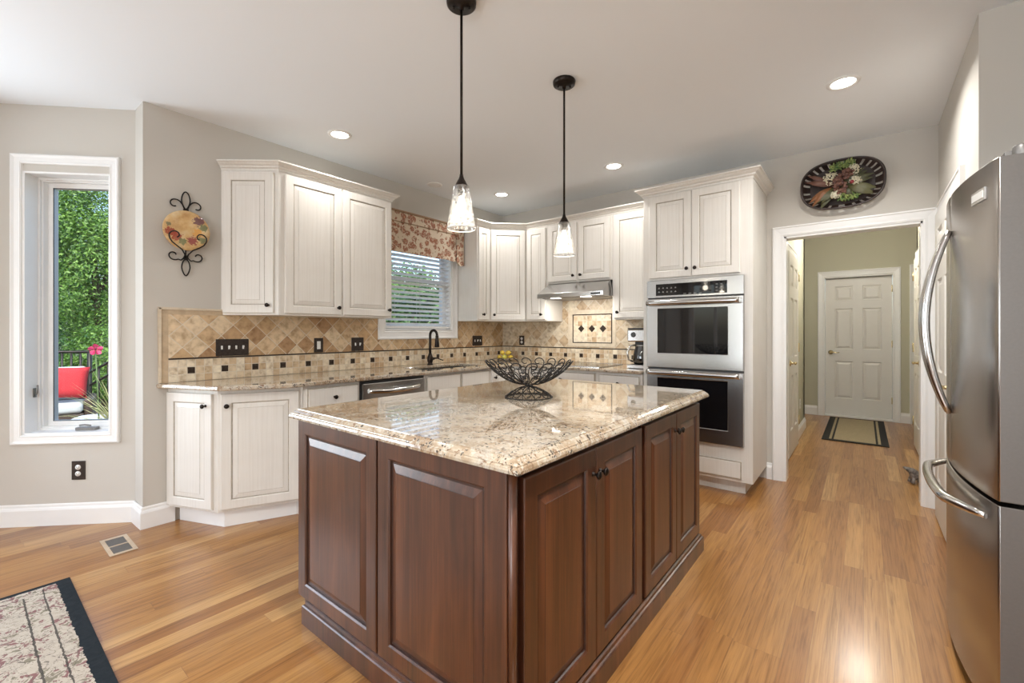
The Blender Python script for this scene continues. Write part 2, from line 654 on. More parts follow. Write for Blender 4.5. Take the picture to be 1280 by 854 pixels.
def rug_mat():
    t = NT('floral wool rug')
    co = t.coords()
    x, y, z = t.sep(co)[:3]
    # distance to the nearest edge of the rug
    ex = t.math('MINIMUM', t.math('SUBTRACT', x, RUG[0]), t.math('SUBTRACT', RUG[1], x))
    ey = t.math('MINIMUM', t.math('SUBTRACT', y, RUG[2]), t.math('SUBTRACT', RUG[3], y))
    e = t.math('MINIMUM', t.math('MULTIPLY', ex, 1.7), ey)
    n1 = t.noise(co, 8.5, 3.0, 0.5, 2.6)
    n2 = t.noise(co, 20.0, 2.0, 0.5, 1.5)
    n3 = t.noise(co, 21.0, 3.0, 0.6, 1.6)
    n4 = t.noise(co, 11.0, 1.0, 0.5, 0.6)
    beige = t.mix(n2[0], (0.40, 0.345, 0.285), (0.54, 0.48, 0.40))
    mar = t.math('MULTIPLY', t.math('GREATER_THAN', n3[0], 0.56), t.math('GREATER_THAN', n4[0], 0.47))
    c = t.mix(t.math('MULTIPLY', mar, 0.85), beige, (0.20, 0.075, 0.085))
    grn = t.math('MULTIPLY', t.math('LESS_THAN', n3[0], 0.43), t.math('GREATER_THAN', n4[0], 0.50))
    c = t.mix(t.math('MULTIPLY', grn, 0.75), c, (0.15, 0.135, 0.09))
    line = t.math('LESS_THAN', t.math('ABSOLUTE', t.math('SUBTRACT', n1[0], 0.5)), 0.008)
    line2 = t.math('LESS_THAN', t.math('ABSOLUTE', t.math('SUBTRACT', n3[0], 0.56)), 0.008)
    c = t.mix(t.math('MULTIPLY', t.math('MAXIMUM', line, line2), 0.75), c, (0.10, 0.085, 0.075))
    # inner borders
    def band(d, w):
        return t.math('LESS_THAN', t.math('ABSOLUTE', t.math('SUBTRACT', t.math('ADD', e, t.math('MULTIPLY', t.math('SUBTRACT', n2[0], 0.5), 0.012)), d)), w)
    lines = t.math('MAXIMUM', band(0.165, 0.0035), t.math('MAXIMUM', band(0.10, 0.003), band(0.285, 0.003)))
    c = t.mix(t.math('MULTIPLY', lines, 0.9), c, (0.06, 0.055, 0.05))
    edge = t.math('LESS_THAN', t.math('ADD', e, t.math('MULTIPLY', t.math('SUBTRACT', n2[0], 0.5), 0.02)), 0.052)
    dk = t.mix(n3[0], (0.010, 0.014, 0.018), (0.028, 0.033, 0.038))
    c = t.mix(edge, c, dk)
    t.set(color=c, rough=0.95, spec=0.1)
    t.bump(t.noise(co, 300.0, 2.0)[0], 0.5, 0.002)
    return t.m


RUG = (-3.145, -0.75, -1.75, 0.357)
M_RUG = rug_mat()


def leaf_mat(name, a, b, rough=0.45, trans=0.25):
    t = NT(name)
    g = t.n('ShaderNodeNewGeometry')
    t.set(color=t.ramp(g.outputs['Random Per Island'], [(0, a), (1, b)]), rough=rough)
    dif = t.n('ShaderNodeBsdfTranslucent')
    t.l(t.ramp(g.outputs['Random Per Island'], [(0, tuple(min(1, x * 1.5) for x in a)), (1, tuple(min(1, x * 1.4) for x in b))]), dif.inputs[0])
    mx = t.n('ShaderNodeMixShader')
    mx.inputs[0].default_value = trans
    t.l(t.p.outputs[0], mx.inputs[1])
    t.l(dif.outputs[0], mx.inputs[2])
    t.l(mx.outputs[0], t.out.inputs[0])
    return t.m


M_LEAF = leaf_mat('bright green leaves', (0.03, 0.10, 0.018), (0.20, 0.36, 0.06), trans=0.3)
M_LEAFD = leaf_mat('deep green leaves', (0.012, 0.05, 0.014), (0.075, 0.18, 0.04), trans=0.25)
M_BARK = plain('grey brown bark', (0.12, 0.085, 0.06), 0.9, var=0.3, scale=30)

# ------------------------------------------------------------------ geometry constants
SX, OY = -3.58, 4.31           # sink wall plane, oven wall plane
S45 = math.sqrt(0.5)
BAYX, BAYY = -3.77, 0.730      # right end of the angled bay wall
BAYL = 0.79


def bay(s, z, h):
    """s metres left of the bay corner along the angled wall, h metres into the room"""
    return Vector((BAYX - s * S45 + h * S45, BAYY - s * S45 - h * S45, z))


# ------------------------------------------------------------------ room shell
foot = [(-3.70, 4.43), (-3.70, 0.735), (-3.80, 0.82), (-4.43, 0.19), (-4.43, -2.04), (-3.70, -2.78), (-3.70, -4.12),
        (1.22, -4.12), (1.22, 3.05), (1.30, 3.05), (1.30, 8.24), (-1.60, 8.24), (-1.60, 4.43)]
m = MB(); m.prism(foot, -0.12, 0.0)
struct(m.build('floor', M_FLOOR))
m = MB(); m.prism(foot, CEIL, CEIL + 0.15)
struct(m.build('ceiling', M_CEIL))

# sink wall with its window opening
WY0, WY1, WZ0, WZ1 = 2.545, 3.42, 1.265, 2.32
m = MB()
m.cells([0.735, WY0, WY1, OY + 0.12], [0, WZ0, WZ1, CEIL], lambda i, j: not (i == 1 and j == 1), 0, 0.19,
        lambda u, v, t: Vector((SX - 0.19 + t, u, v)))
struct(m.build('wall_left', M_WALL))

# oven wall with the opening to the hall
DX0, DX1, DZ = -0.52, 0.335, 2.045
m = MB()
m.cells([SX, DX0, DX1, 1.30], [0, DZ, CEIL], lambda i, j: not (i == 1 and j == 0), 0, 0.12,
        lambda u, v, t: Vector((u, OY + t, v)))
struct(m.build('wall_back', M_WALL))

# wall on the right of the opening, then the recess the fridge stands in
RX, RY = 0.414, 2.925
m = MB()
m.box((RX, RY, 0), (1.30, OY, CEIL))
struct(m.build('wall_right', M_WALL))
m = MB(); m.box((1.10, -4.0, 0), (1.22, RY, CEIL))
struct(m.build('wall_right_rear', M_WALL))

# breakfast bay: angled wall with casement, middle wall, far angled wall
BW = (0.14, 0.656, 0.585, 2.285)  # s0,s1,z0,z1
m = MB()
m.cells([-0.03, BW[0], BW[1], BAYL], [0, BW[2], BW[3], CEIL], lambda i, j: not (i == 1 and j == 1), 0, 0.20,
        lambda u, v, t: bay(u, v, -0.20 + t))
struct(m.build('wall_bay_right', M_WALL))
m = MB()
bx = BAYX - BAYL * S45
by = BAYY - BAYL * S45
m.cells([-2.0, -1.85, -0.05, by], [0, 0.55, 2.3, CEIL], lambda i, j: not (i == 1 and j == 1), 0, 0.12,
        lambda u, v, t: Vector((bx - t, u, v)))
struct(m.build('wall_bay_middle', M_WALL))
m = MB()
m.prism([(bx - 0.12, -2.0), (bx, -2.0), (-3.58, -2.73), (-3.58, -2.85), (-3.70, -2.80)], 0, CEIL)
m.box((-3.70, -4.0, 0), (-3.58, -2.8, CEIL))
struct(m.build('wall_bay_left', M_WALL))
# wall behind the camera with two tall windows
m = MB()
m.cells([-3.70, -3.35, -2.25, -1.75, -0.5, -0.25, 0.95, 1.22], [0, 0.45, 2.45, CEIL], lambda i, j: not (i in (1, 3, 5) and j == 1), 0, 0.12,
        lambda u, v, t: Vector((u, -4.12 + t, v)))
struct(m.build('wall_front', M_WALL))

# hall beyond the opening
HL, HR, HY = -0.605, 0.47, 8.08
m = MB()
m.box((HL - 0.12, OY + 0.12, 0), (HL, 6.90, CEIL))
m.box((-1.60, 6.78, 0), (HL, 6.90, CEIL))
struct(m.build('wall_hall_left', M_HALL))
m = MB()
m.box((HR, OY + 0.12, 0), (HR + 0.12, 6.72, CEIL))
m.box((HR, 6.60, 0), (1.30, 6.72, CEIL))
struct(m.build('wall_hall_right', M_HALL))
m = MB()
m.cells([-1.60, -0.46, 0.325, 1.30], [0, 2.055, CEIL], lambda i, j: not (i == 1 and j == 0), 0, 0.14, lambda u, v, t: Vector((u, HY + t, v)))
struct(m.build('wall_hall_end', M_HALL))
m = MB(); m.box((-1.60, 6.9, 0), (-1.50, HY, CEIL)); m.box((1.20, 6.72, 0), (1.30, HY, CEIL))
struct(m.build('wall_hall_side', M_HALL))

# ------------------------------------------------------------------ baseboards and casings
BB = [(0, 0), (0.016, 0), (0.016, 0.100), (0.012, 0.112), (0.008, 0.118), (0.007, 0.130), (0.003, 0.137), (0, 0.137)]
FLAT = lambda a, b, h: Vector((a, b, h))


def baseboard(name, path):
    m = MB()
    m.sweep(path, BB, FLAT)
    return struct(m.build(name, M_TRIM))


baseboard('baseboard_bay', [(bx, -1.9), (bx, by), (BAYX, BAYY), (SX, 0.735), (SX, 0.90)])
baseboard('baseboard_back', [(-0.646, OY), (-0.607, OY)])
baseboard('baseboard_hall_left', [(HL, 5.915), (HL, 6.90), (-1.5, 6.90)])
baseboard('baseboard_hall_end', [(-1.5, HY), (-0.545, HY)])
baseboard('baseboard_hall_end_right', [(0.40, HY), (0.49, HY)])

CASE = [(0, 0), (0, 0.022), (0.010, 0.024), (0.016, 0.018), (0.055, 0.013), (0.068, 0.014), (0.074, 0.011), (0.080, 0.009), (0.080, 0)]


def casing3(name, x0, x1, z, mapf, width=0.082, mat=None):
    """three-sided door casing, outer edge x0..x1, top z; path runs so that its right side is inward"""
    m = MB()
    k = width / 0.080
    m.sweep([(x0, 0), (x0, z), (x1, z), (x1, 0)], [(o * k, h) for o, h in CASE], mapf)
    return struct(m.build(name, mat or M_TRIM))


# opening to the hall: casing and jamb lining
casing3('trim_1', -0.602, 0.414, 2.128, lambda a, b, h: Vector((a, OY - h, b)))
m = MB()
m.box((DX0 - 0.0, OY - 0.004, 0), (DX0 + 0.015, OY + 0.124, DZ))
m.box((DX1 - 0.015, OY - 0.004, 0), (DX1, OY + 0.124, DZ))
m.box((DX0, OY - 0.004, DZ - 0.015), (DX1, OY + 0.124, DZ))
struct(m.build('trim_2', M_TRIM))


# --------------------------------------------------- panelled boards (doors of every kind)
def board(m, w, h, t, panels, groove=0.007, gw=0.004, slope=0.028, rise=0.001, edge=0.004, mi=0, gmi=1, step=0.004):
    """front at y=-t, back at y=0, x 0..w, z 0..h, raised panels in the given rectangles"""
    us = sorted({0, w, *[p[0] for p in panels], *[p[2] for p in panels]})
    vs = sorted({0, h, *[p[1] for p in panels], *[p[3] for p in panels]})
    e = edge

    def X(u):
        return min(max(u, e), w - e)

    def Z(v):
        return min(max(v, e), h - e)
    inside = lambda a, b: any(p[0] < a < p[2] and p[1] < b < p[3] for p in panels)
    for i in range(len(us) - 1):
        for j in range(len(vs) - 1):
            if inside((us[i] + us[i + 1]) / 2, (vs[j] + vs[j + 1]) / 2):
                continue
            a, b, c, d = X(us[i]), X(us[i + 1]), Z(vs[j]), Z(vs[j + 1])
            m.face([(a, -t, c), (b, -t, c), (b, -t, d), (a, -t, d)], mi)
    # rounded outer edge, sides and back

    def ring(r0, y0, r1, y1, mat, R=None):
        x0, z0, x1, z1 = R or (0, 0, w, h)
        A = [(x0 + r0, y0, z0 + r0), (x1 - r0, y0, z0 + r0), (x1 - r0, y0, z1 - r0), (x0 + r0, y0, z1 - r0)]
        B = [(x0 + r1, y1, z0 + r1), (x1 - r1, y1, z0 + r1), (x1 - r1, y1, z1 - r1), (x0 + r1, y1, z1 - r1)]
        for k in range(4):
            l = (k + 1) % 4
            m.face([A[k], A[l], B[l], B[k]], mat)
    ring(0, 0, 0, -t + e, mi)
    ring(0, -t + e, e * 0.35, -t + e * 0.35, mi)
    ring(e * 0.35, -t + e * 0.35, e, -t, mi)
    m.face([(0, 0, 0), (w, 0, 0), (w, 0, h), (0, 0, h)], mi)
    for p in panels:
        R = p
        s = step
        ring(0, -t, s, -t + groove * 0.45, mi, R)
        ring(s, -t + groove * 0.45, s + 0.002, -t + groove, gmi, R)
        ring(s + 0.002, -t + groove, s + 0.002 + gw, -t + groove, gmi, R)
        ring(s + 0.002 + gw, -t + groove, s + 0.002 + gw + slope, -t + rise + 0.0012, mi, R)
        q = s + 0.002 + gw + slope
        ring(q, -t + rise + 0.0012, q + 0.0015, -t + rise, gmi if gmi != mi else mi, R)
        q += 0.0015
        m.face([(R[0] + q, -t + rise, R[1] + q), (R[2] - q, -t + rise, R[1] + q), (R[2] - q, -t + rise, R[3] - q), (R[0] + q, -t + rise, R[3] - q)], mi)


KNOB = None


def knob(parent, x, z, y, mat=None):
    global KNOB
    if KNOB is None:
        m = MB()
        R = Matrix.Rotation(PI / 2, 4, 'X')
        m.lathe([(0.0, 0), (0.0085, 0), (0.0085, 0.002), (0.005, 0.004), (0.0045, 0.014), (0.010, 0.018), (0.0145, 0.022), (0.0150, 0.026),
                 (0.012, 0.030), (0.006, 0.032), (0, 0.0325)], 16, R)
        o = m.build('knob', M_BRONZE, parent, (x, y, z))
        KNOB = o.data
        return o
    o = bpy.data.objects.new('knob', KNOB)
    o.location = (x, y, z)
    return link(o, parent)


def cab_door(parent, x, z, w, h, y=0.0, knob_at=None, mats=None, stile=0.055, name='door', t=0.020, groove=0.007):
    m = MB()
    s = min(stile, w * 0.26)
    board(m, w, h, t, [(s, stile, w - s, h - stile)], slope=min(0.028, w * 0.09), groove=groove)
    d = m.build(name, mats or [M_CAB, M_GLAZE], parent, (x, y, z))
    if knob_at:
        knob(d, knob_at[0], knob_at[1], -t)
    return d


def drawer_front(parent, x, z, w, h, y=0.0, knob_at='mid', mats=None, name='drawer'):
    m = MB()
    t = 0.020
    e = 0.004
    A = [(0, 0), (w, 0), (w, h), (0, h)]

    def loop(o, yy):
        return [(o, yy, o), (w - o, yy, o), (w - o, yy, h - o), (o, yy, h - o)]
    L = [(loop(0, 0), 0), (loop(0, -t + 0.006), 0), (loop(0.002, -t + 0.003), 1), (loop(0.008, -t + 0.0025), 1), (loop(0.011, -t), 0)]
    m.face(L[0][0])
    for (P, _), (Q, mi) in zip(L, L[1:]):
        for k in range(4):
            l = (k + 1) % 4
            m.face([P[k], P[l], Q[l], Q[k]], mi)
    m.face(L[-1][0])
    d = m.build(name, mats or [M_CAB, M_GLAZE], parent, (x, y, z))
    if knob_at == 'mid':
        knob(d, w / 2, h / 2, -t)
    return d


# --------------------------------------------------- hall doors
M_DOORG = plain('shadow line of door panels', (0.60, 0.58, 0.54), 0.4, var=0.0)


def six_panel(name, w, h, knob_side, loc, rz, hinges=True):
    """white six-panel door with lever knob and hinges, origin at its bottom left corner"""
    root = bpy.data.objects.new(name, None)
    root.empty_display_size = 0.05
    root.location = loc
    root.rotation_euler = (0, 0, rz)
    root['kind'] = 'structure'
    link(root)
    m = MB()
    st, mid = 0.115 * w / 0.77, 0.11 * w / 0.77
    c0, c1, c2, c3 = st, (w - mid) / 2, (w + mid) / 2, w - st
    rows = [(0.25, 0.80), (0.98, 1.58), (1.70, 1.91)]
    k = h / 2.03
    panels = []
    for a, b in rows:
        for c, d in ((c0, c1), (c2, c3)):
            panels.append((c, a * k, d, b * k))
    board(m, w, h, 0.035, panels, groove=0.013, gw=0.008, slope=0.024, rise=0.003, gmi=0, step=0.006)
    leaf = m.build('door_leaf', [M_DOORP], root, (0, 0.0, 0))
    kx = 0.065 if knob_side == 'l' else w - 0.065
    m = MB()
    R = Matrix.Translation((kx, -0.035, 0.93)) @ Matrix.Rotation(PI / 2, 4, 'X')
    m.lathe([(0, 0), (0.031, 0), (0.031, 0.006), (0.012, 0.010), (0.010, 0.035), (0.014, 0.040), (0.014, 0.052), (0, 0.054)], 18, R)
    s = 1 if knob_side == 'l' else -1
    m.tube([(kx, -0.082, 0.93), (kx + s * 0.03, -0.084, 0.932), (kx + s * 0.07, -0.082, 0.926), (kx + s * 0.105, -0.078, 0.932)],
           [0.010, 0.0085, 0.007, 0.006], 8)
    m.build('lever_handle', M_BRASS, root)
    if hinges:
        hx = w + 0.003 if knob_side == 'l' else -0.003
        for z in (0.22, 1.02, 1.80):
            m = MB()
            m.box((hx - 0.012, -0.040, z), (hx + 0.006, -0.034, z + 0.09))
            m.tube([(hx, -0.040, z - 0.004), (hx, -0.040, z + 0.094)], 0.006, 8)
            m.build('hinge', M_BRASS, root)
    return root


six_panel('door_1', 0.765, 2.03, 'l', (-0.450, HY + 0.130, 0.015), 0)
casing3('trim_3', -0.540, 0.400, 2.145, lambda a, b, h: Vector((a, HY - h, b)), 0.085)
m = MB()
m.box((-0.470, HY - 0.002, 0), (-0.453, HY + 0.14, 2.065)); m.box((0.318, HY - 0.002, 0), (0.335, HY + 0.14, 2.065)); m.box((-0.47, HY - 0.002, 2.048), (0.335, HY + 0.14, 2.065))
struct(m.build('trim_4', M_TRIM))
m = MB(); m.box((-0.453, HY - 0.01, 0.0), (0.318, HY + 0.08, 0.022))
struct(m.build('trim_5', M_TRIM, bevel=0.004))
# second door on the far wall, only its left casing shows
casing3('trim_6', 0.49, 1.19, 2.165, lambda a, b, h: Vector((a, HY - h, b)), 0.07)
# door on the left side of the hall (faces +x)
six_panel('door_2', 0.79, 2.03, 'l', (HL + 0.004, 5.03, 0.012), PI / 2)
casing3('trim_7', 4.94, 5.915, 2.13, lambda a, b, h: Vector((HL + h, a, b)), 0.075)
# door on the right side of the hall (faces -x)
six_panel('door_3', 0.70, 2.03, 'r', (HR - 0.004, 6.54, 0.012), -PI / 2)
casing3('trim_8', 5.75, 6.60, 2.13, lambda a, b, h: Vector((HR - h, a, b)), 0.055)
# pantry door casing on the right wall beside the fridge
m = MB()
m.sweep([(3.262, 0), (3.262, 2.121), (4.22, 2.121), (4.22, 0)], [(o, h) for o, h in CASE], lambda a, b, h: Vector((RX - h, a, b)))
struct(m.build('trim_9', M_TRIM))
six_panel('door_4', 0.79, 2.03, 'r', (RX - 0.0005, 4.13, 0.012), -PI / 2, hinges=False)

# ------------------------------------------------------------------ bay casement window
W = bpy.data.objects.new('window_1', None)
W.location = bay(0.4, 0.585, 0)
W['kind'] = 'structure'
link(W)
W0 = Vector(W.location)


def bayl(s, z, h):
    return bay(s, z, h) - W0


m = MB()
# outer casing (path clockwise seen from the room: its right side is inward)
cas = [(0, 0), (0, 0.020), (0.008, 0.024), (0.014, 0.020), (0.020, 0.016), (0.045, 0.014), (0.052, 0.017), (0.058, 0.012), (0.060, 0)]
m.sweep([(0.716, 0.527), (0.082, 0.527), (0.082, 2.392), (0.716, 2.392)], [(o, h) for o, h in cas],
        lambda a, b, h: bayl(a, b, h), closed=True)
wcase = m.build('casing', M_TRIM, W)
m = MB()   # jamb lining, a box ring 0.14 deep
s0, s1, z0, z1 = BW
for a, b, c, d in ((s0 - 0.001, s0 + 0.012, z0, z1), (s1 - 0.012, s1 + 0.001, z0, z1), (s0, s1, z0 - 0.001, z0 + 0.012), (s0, s1, z1 - 0.012, z1 + 0.001)):
    P = [bayl(a, c, 0.005), bayl(b, c, 0.005), bayl(b, d, 0.005), bayl(a, d, 0.005)]
    Q = [bayl(a, c, -0.20), bayl(b, c, -0.20), bayl(b, d, -0.20), bayl(a, d, -0.20)]
    m.face(P); m.face(Q)
    for k in range(4):
        l = (k + 1) % 4
        m.face([P[k], P[l], Q[l], Q[k]])
m.build('jamb', M_TRIM, W, bevel=0.001)


def bay_ring(name, s0, s1, z0, z1, wdt, h0, h1, mat, bev=0.002):
    m = MB()
    m.cells([s0, s0 + wdt, s1 - wdt, s1], [z0, z0 + wdt, z1 - wdt, z1], lambda i, j: not (i == 1 and j == 1), h0, h1,
            lambda u, v, t: bayl(u, v, t))
    return m.build(name, mat, W, bevel=bev)


bay_ring('stop', s0 + 0.012, s1 - 0.012, z0 + 0.012, z1 - 0.012, 0.012, -0.10, -0.085, M_TRIM, 0.001)
bay_ring('stop', s0 + 0.012, s1 - 0.012, z0 + 0.012, z1 - 0.012, 0.020, -0.135, -0.10, M_TRIM, 0.001)
bay_ring('sash', s0 + 0.014, s1 - 0.014, z0 + 0.014, z1 - 0.014, 0.050, -0.175, -0.135, M_TRIM, 0.004)
bay_ring('gasket', s0 + 0.062, s1 - 0.062, z0 + 0.062, z1 - 0.062, 0.003, -0.140, -0.1352, M_DGREY, 0.0)
m = MB()
P = [bayl(s0 + 0.06, z0 + 0.06, -0.1405), bayl(s1 - 0.06, z0 + 0.06, -0.1405), bayl(s1 - 0.06, z1 - 0.06, -0.1405), bayl(s0 + 0.06, z1 - 0.06, -0.1405)]
m.face(P)
m.build('glass', M_WGLASS, W)
m = MB()   # crank operator on the sill
m.cells([0.27, 0.39], [z0 + 0.012, z0 + 0.032], lambda i, j: True, -0.085, -0.045, lambda u, v, t: bayl(u, v, t))
m.tube([bayl(0.37, z0 + 0.045, -0.055), bayl(0.33, z0 + 0.050, -0.045), bayl(0.29, z0 + 0.046, -0.040)], 0.006, 8)
m.build('crank', M_FSIDE, W, bevel=0.008)
m = MB()   # sash lock on the left jamb
m.cells([s1 - 0.018, s1 - 0.011], [0.82, 0.88], lambda i, j: True, -0.07, -0.05, lambda u, v, t: bayl(u, v, t))
m.tube([bayl(s1 - 0.02, 0.83, -0.06), bayl(s1 - 0.032, 0.85, -0.058), bayl(s1 - 0.036, 0.90, -0.055)], 0.005, 8)
m.build('lock_lever', M_FSIDE, W)

# ------------------------------------------------------------------ sink window
W = bpy.data.objects.new('window_2', None)
W.location = (SX, 2.98, WZ0)
W['kind'] = 'structure'
link(W)


def sw(y, z, h):
    return Vector((h, y - 2.98, z - WZ0))


m = MB()
m.sweep([(2.462, 1.178), (2.462, 2.40), (3.498, 2.40), (3.498, 1.178)], [(o * 1.35, h) for o, h in cas], lambda a, b, h: sw(a, b, h), closed=True)
m.build('casing', M_TRIM, W)
m = MB()
m.cells([WY0 - 0.001, WY0 + 0.012, WY1 - 0.012, WY1 + 0.001], [WZ0 - 0.001, WZ0 + 0.012, WZ1 - 0.012, WZ1 + 0.001],
        lambda i, j: not (i == 1 and j == 1), -0.19, 0.004, lambda u, v, t: sw(u, v, t))
m.build('jamb', M_TRIM, W)
zm = (WZ0 + WZ1) / 2
for (a, b, h0, h1) in ((WZ0 + 0.012, zm + 0.02, -0.115, -0.085), (zm - 0.02, WZ1 - 0.012, -0.145, -0.115)):
    m = MB()
    m.cells([WY0 + 0.012, WY0 + 0.055, WY1 - 0.055, WY1 - 0.012], [a, a + 0.042, b - 0.042, b], lambda i, j: not (i == 1 and j == 1), h0, h1,
            lambda u, v, t: sw(u, v, t))
    s_ = m.build('sash', M_TRIM, W, bevel=0.003)
    m = MB()
    hm = (h0 + h1) / 2
    m.face([sw(WY0 + 0.05, a + 0.04, hm), sw(WY1 - 0.05, a + 0.04, hm), sw(WY1 - 0.05, b - 0.04, hm), sw(WY0 + 0.05, b - 0.04, hm)])
    m.build('glass', M_WGLASS, W)

def slat_mat():
    t = NT('white translucent blind slat')
    t.set(color=(0.80, 0.80, 0.79), rough=0.4)
    tl = t.n('ShaderNodeBsdfTranslucent'); tl.inputs[0].default_value = (0.97, 0.94, 0.90, 1)
    mx = t.n('ShaderNodeMixShader'); mx.inputs[0].default_value = 0.65
    t.l(t.p.outputs[0], mx.inputs[1]); t.l(tl.outputs[0], mx.inputs[2]); t.l(mx.outputs[0], t.out.inputs[0])
    return t.m


M_SLAT = slat_mat()
# white slatted blind hanging in the sink window
bl = thing('window_blind', 'white horizontal slat blind lowered in the window over the sink', 'blind', (SX - 0.035, 2.98, WZ0))
m = MB()
m.box((-0.028, WY0 + 0.016 - 2.98, WZ1 - WZ0 - 0.065), (0.030, WY1 - 0.016 - 2.98, WZ1 - WZ0 - 0.014))
m.build('headrail', M_WPLAST, bl, bevel=0.003)
zz = 0.065
while zz < WZ1 - WZ0 - 0.09:
    m = MB()
    tilt = Matrix.Translation((0, 0, zz)) @ Matrix.Rotation(math.radians(-22), 4, 'Y')
    m.box((-0.025, WY0 + 0.02 - 2.98, -0.0015), (0.025, WY1 - 0.02 - 2.98, 0.0015), M=tilt)
    m.build('slat', M_SLAT, bl)
    zz += 0.0455
m = MB(); m.box((-0.026, WY0 + 0.018 - 2.98, 0.018), (0.026, WY1 - 0.018 - 2.98, 0.040))
m.build('bottom_rail', M_WPLAST, bl, bevel=0.004)
for yy in (WY0 + 0.12, 2.98, WY1 - 0.12):
    m = MB()
    for xx in (-0.027, 0.027):
        m.tube([(xx, yy - 2.98, 0.03), (xx, yy - 2.98, WZ1 - WZ0 - 0.03)], 0.0012, 5)
    m.build('ladder_cord', M_WPLAST, bl)


def fabric_mat():
    t = NT('floral valance fabric')
    co = t.coords()
    vo = t.n('ShaderNodeTexVoronoi', feature='F1')
    vo.inputs['Scale'].default_value = 17.0
    nw = t.noise(co, 30.0, 2.0, 0.6)
    wv = t.n('ShaderNodeVectorMath', operation='MULTIPLY_ADD')
    t.l(nw[1], wv.inputs[0]); wv.inputs[1].default_value = (0.03, 0.03, 0.03); t.l(co, wv.inputs[2])
    t.l(wv.outputs[0], vo.inputs['Vector'])
    rnd = t.sep(vo.outputs['Color'])
    d = vo.outputs['Distance']
    petals = t.noise(wv.outputs[0], 60.0, 2.0, 0.5, 1.0)
    c = t.mix(t.noise(co, 12.0)[0], (0.56, 0.46, 0.35), (0.66, 0.56, 0.44))
    fl = t.math('MULTIPLY', t.math('LESS_THAN', d, 0.52), t.math('GREATER_THAN', rnd[0], 0.12))
    fl = t.math('MULTIPLY', fl, t.math('GREATER_THAN', petals[0], 0.43))
    c = t.mix(t.math('MULTIPLY', fl, 0.85), c, (0.28, 0.09, 0.05))
    fl2 = t.math('MULTIPLY', t.math('LESS_THAN', d, 0.16), t.math('GREATER_THAN', rnd[0], 0.35))
    c = t.mix(t.math('MULTIPLY', fl2, 0.8), c, (0.62, 0.34, 0.20))
    vo2 = t.n('ShaderNodeTexVoronoi', feature='F1')
    vo2.inputs['Scale'].default_value = 34.0
    t.l(wv.outputs[0], vo2.inputs['Vector'])
    lf = t.math('MULTIPLY', t.math('LESS_THAN', vo2.outputs['Distance'], 0.28), t.math('GREATER_THAN', t.sep(vo2.outputs['Color'])[1], 0.55))
    c = t.mix(t.math('MULTIPLY', lf, 0.75), c, (0.19, 0.12, 0.07))
    t.set(color=c, rough=0.9, spec=0.15)
    return t.m


M_FAB = fabric_mat()
M_BRAID = plain('brown braid', (0.30, 0.19, 0.11), 0.8)
va = thing('window_valance', 'cream box valance printed with rust-red flowers over the sink window', 'valance', (SX, 2.98, 2.0))
m = MB()
vx, vy0, vy1 = 0.125, 2.425 - 2.98, 3.475 - 2.98
N = 40
top, bot = 0.405, 0.0
for i in range(N):   # front with a soft ripple
    def P(k, z):
        f = k / N
        y = vy0 + (vy1 - vy0) * f
        x = vx + 0.006 * math.sin(f * 19) * (1 - z / top)
        return (x, y, z)
    for z0_, z1_ in ((0.012, 0.14), (0.14, 0.30), (0.30, top)):
        m.face([P(i, z0_ + 0.002 * math.sin(i * 0.7) * (z0_ < 0.02)), P(i + 1, z0_ + 0.002 * math.sin((i + 1) * 0.7) * (z0_ < 0.02)), P(i + 1, z1_), P(i, z1_)])
m.box((0.026, vy1 - 0.004, 0.012), (vx, vy1 + 0.002, top))
m.box((0.026, vy0 - 0.002, 0.012), (vx, vy0 + 0.004, top))
m.face([(0.026, vy0, top), (vx, vy0, top), (vx, vy1, top), (0.026, vy1, top)])
fr = m.build('front_panel', M_FAB, va)
sm = fr.modifiers.new('solid', 'SOLIDIFY'); sm.thickness = 0.004
m = MB()   # corner flap hanging a little lower at the right end
pts = [(vx + 0.008, vy1 - 0.11, top), (vx + 0.008, vy1 + 0.004, top), (vx + 0.010, vy1 + 0.006, -0.02), (vx + 0.016, vy1 - 0.05, -0.035), (vx + 0.010, vy1 - 0.10, 0.0)]
m.face(pts)
m.face([(vx + 0.008, vy1 + 0.004, top), (0.03, vy1 + 0.006, top), (0.03, vy1 + 0.008, -0.01), (vx + 0.010, vy1 + 0.006, -0.02)])
fl = m.build('corner_flap', M_FAB, va)
sm = fl.modifiers.new('solid', 'SOLIDIFY'); sm.thickness = 0.004
m = MB()
m.box((vx - 0.002, vy0 - 0.003, top - 0.012), (vx + 0.013, vy1 + 0.007, top + 0.004))
m.box((vx - 0.002, vy0, 0.297), (vx + 0.008, vy1 - 0.11, 0.303))
m.build('braid', M_BRAID, va)

# unseen windows behind the viewpoint, most with an added fill lamp outside
def plain_window(n, u0, u1, z0, z1, mapf):
    W = bpy.data.objects.new('window_%d' % n, None)
    W['kind'] = 'structure'
    link(W)
    m = MB()
    m.sweep([(u0 - 0.06, z0 - 0.06), (u0 - 0.06, z1 + 0.06), (u1 + 0.06, z1 + 0.06), (u1 + 0.06, z0 - 0.06)], [(o * 1.2, h) for o, h in cas],
            lambda a, b, h: mapf(a, b, h), closed=True)
    m.build('casing', M_TRIM, W)
    k = (u0 + u1) / 2
    m = MB()
    m.cells([u0, u0 + 0.05, k - 0.03, k + 0.03, u1 - 0.05, u1], [z0, z0 + 0.05, z1 - 0.05, z1], lambda i, j: not (i in (1, 3) and j == 1), -0.09, -0.05,
            lambda u, v, t: mapf(u, v, t))
    m.build('sash', M_TRIM, W)


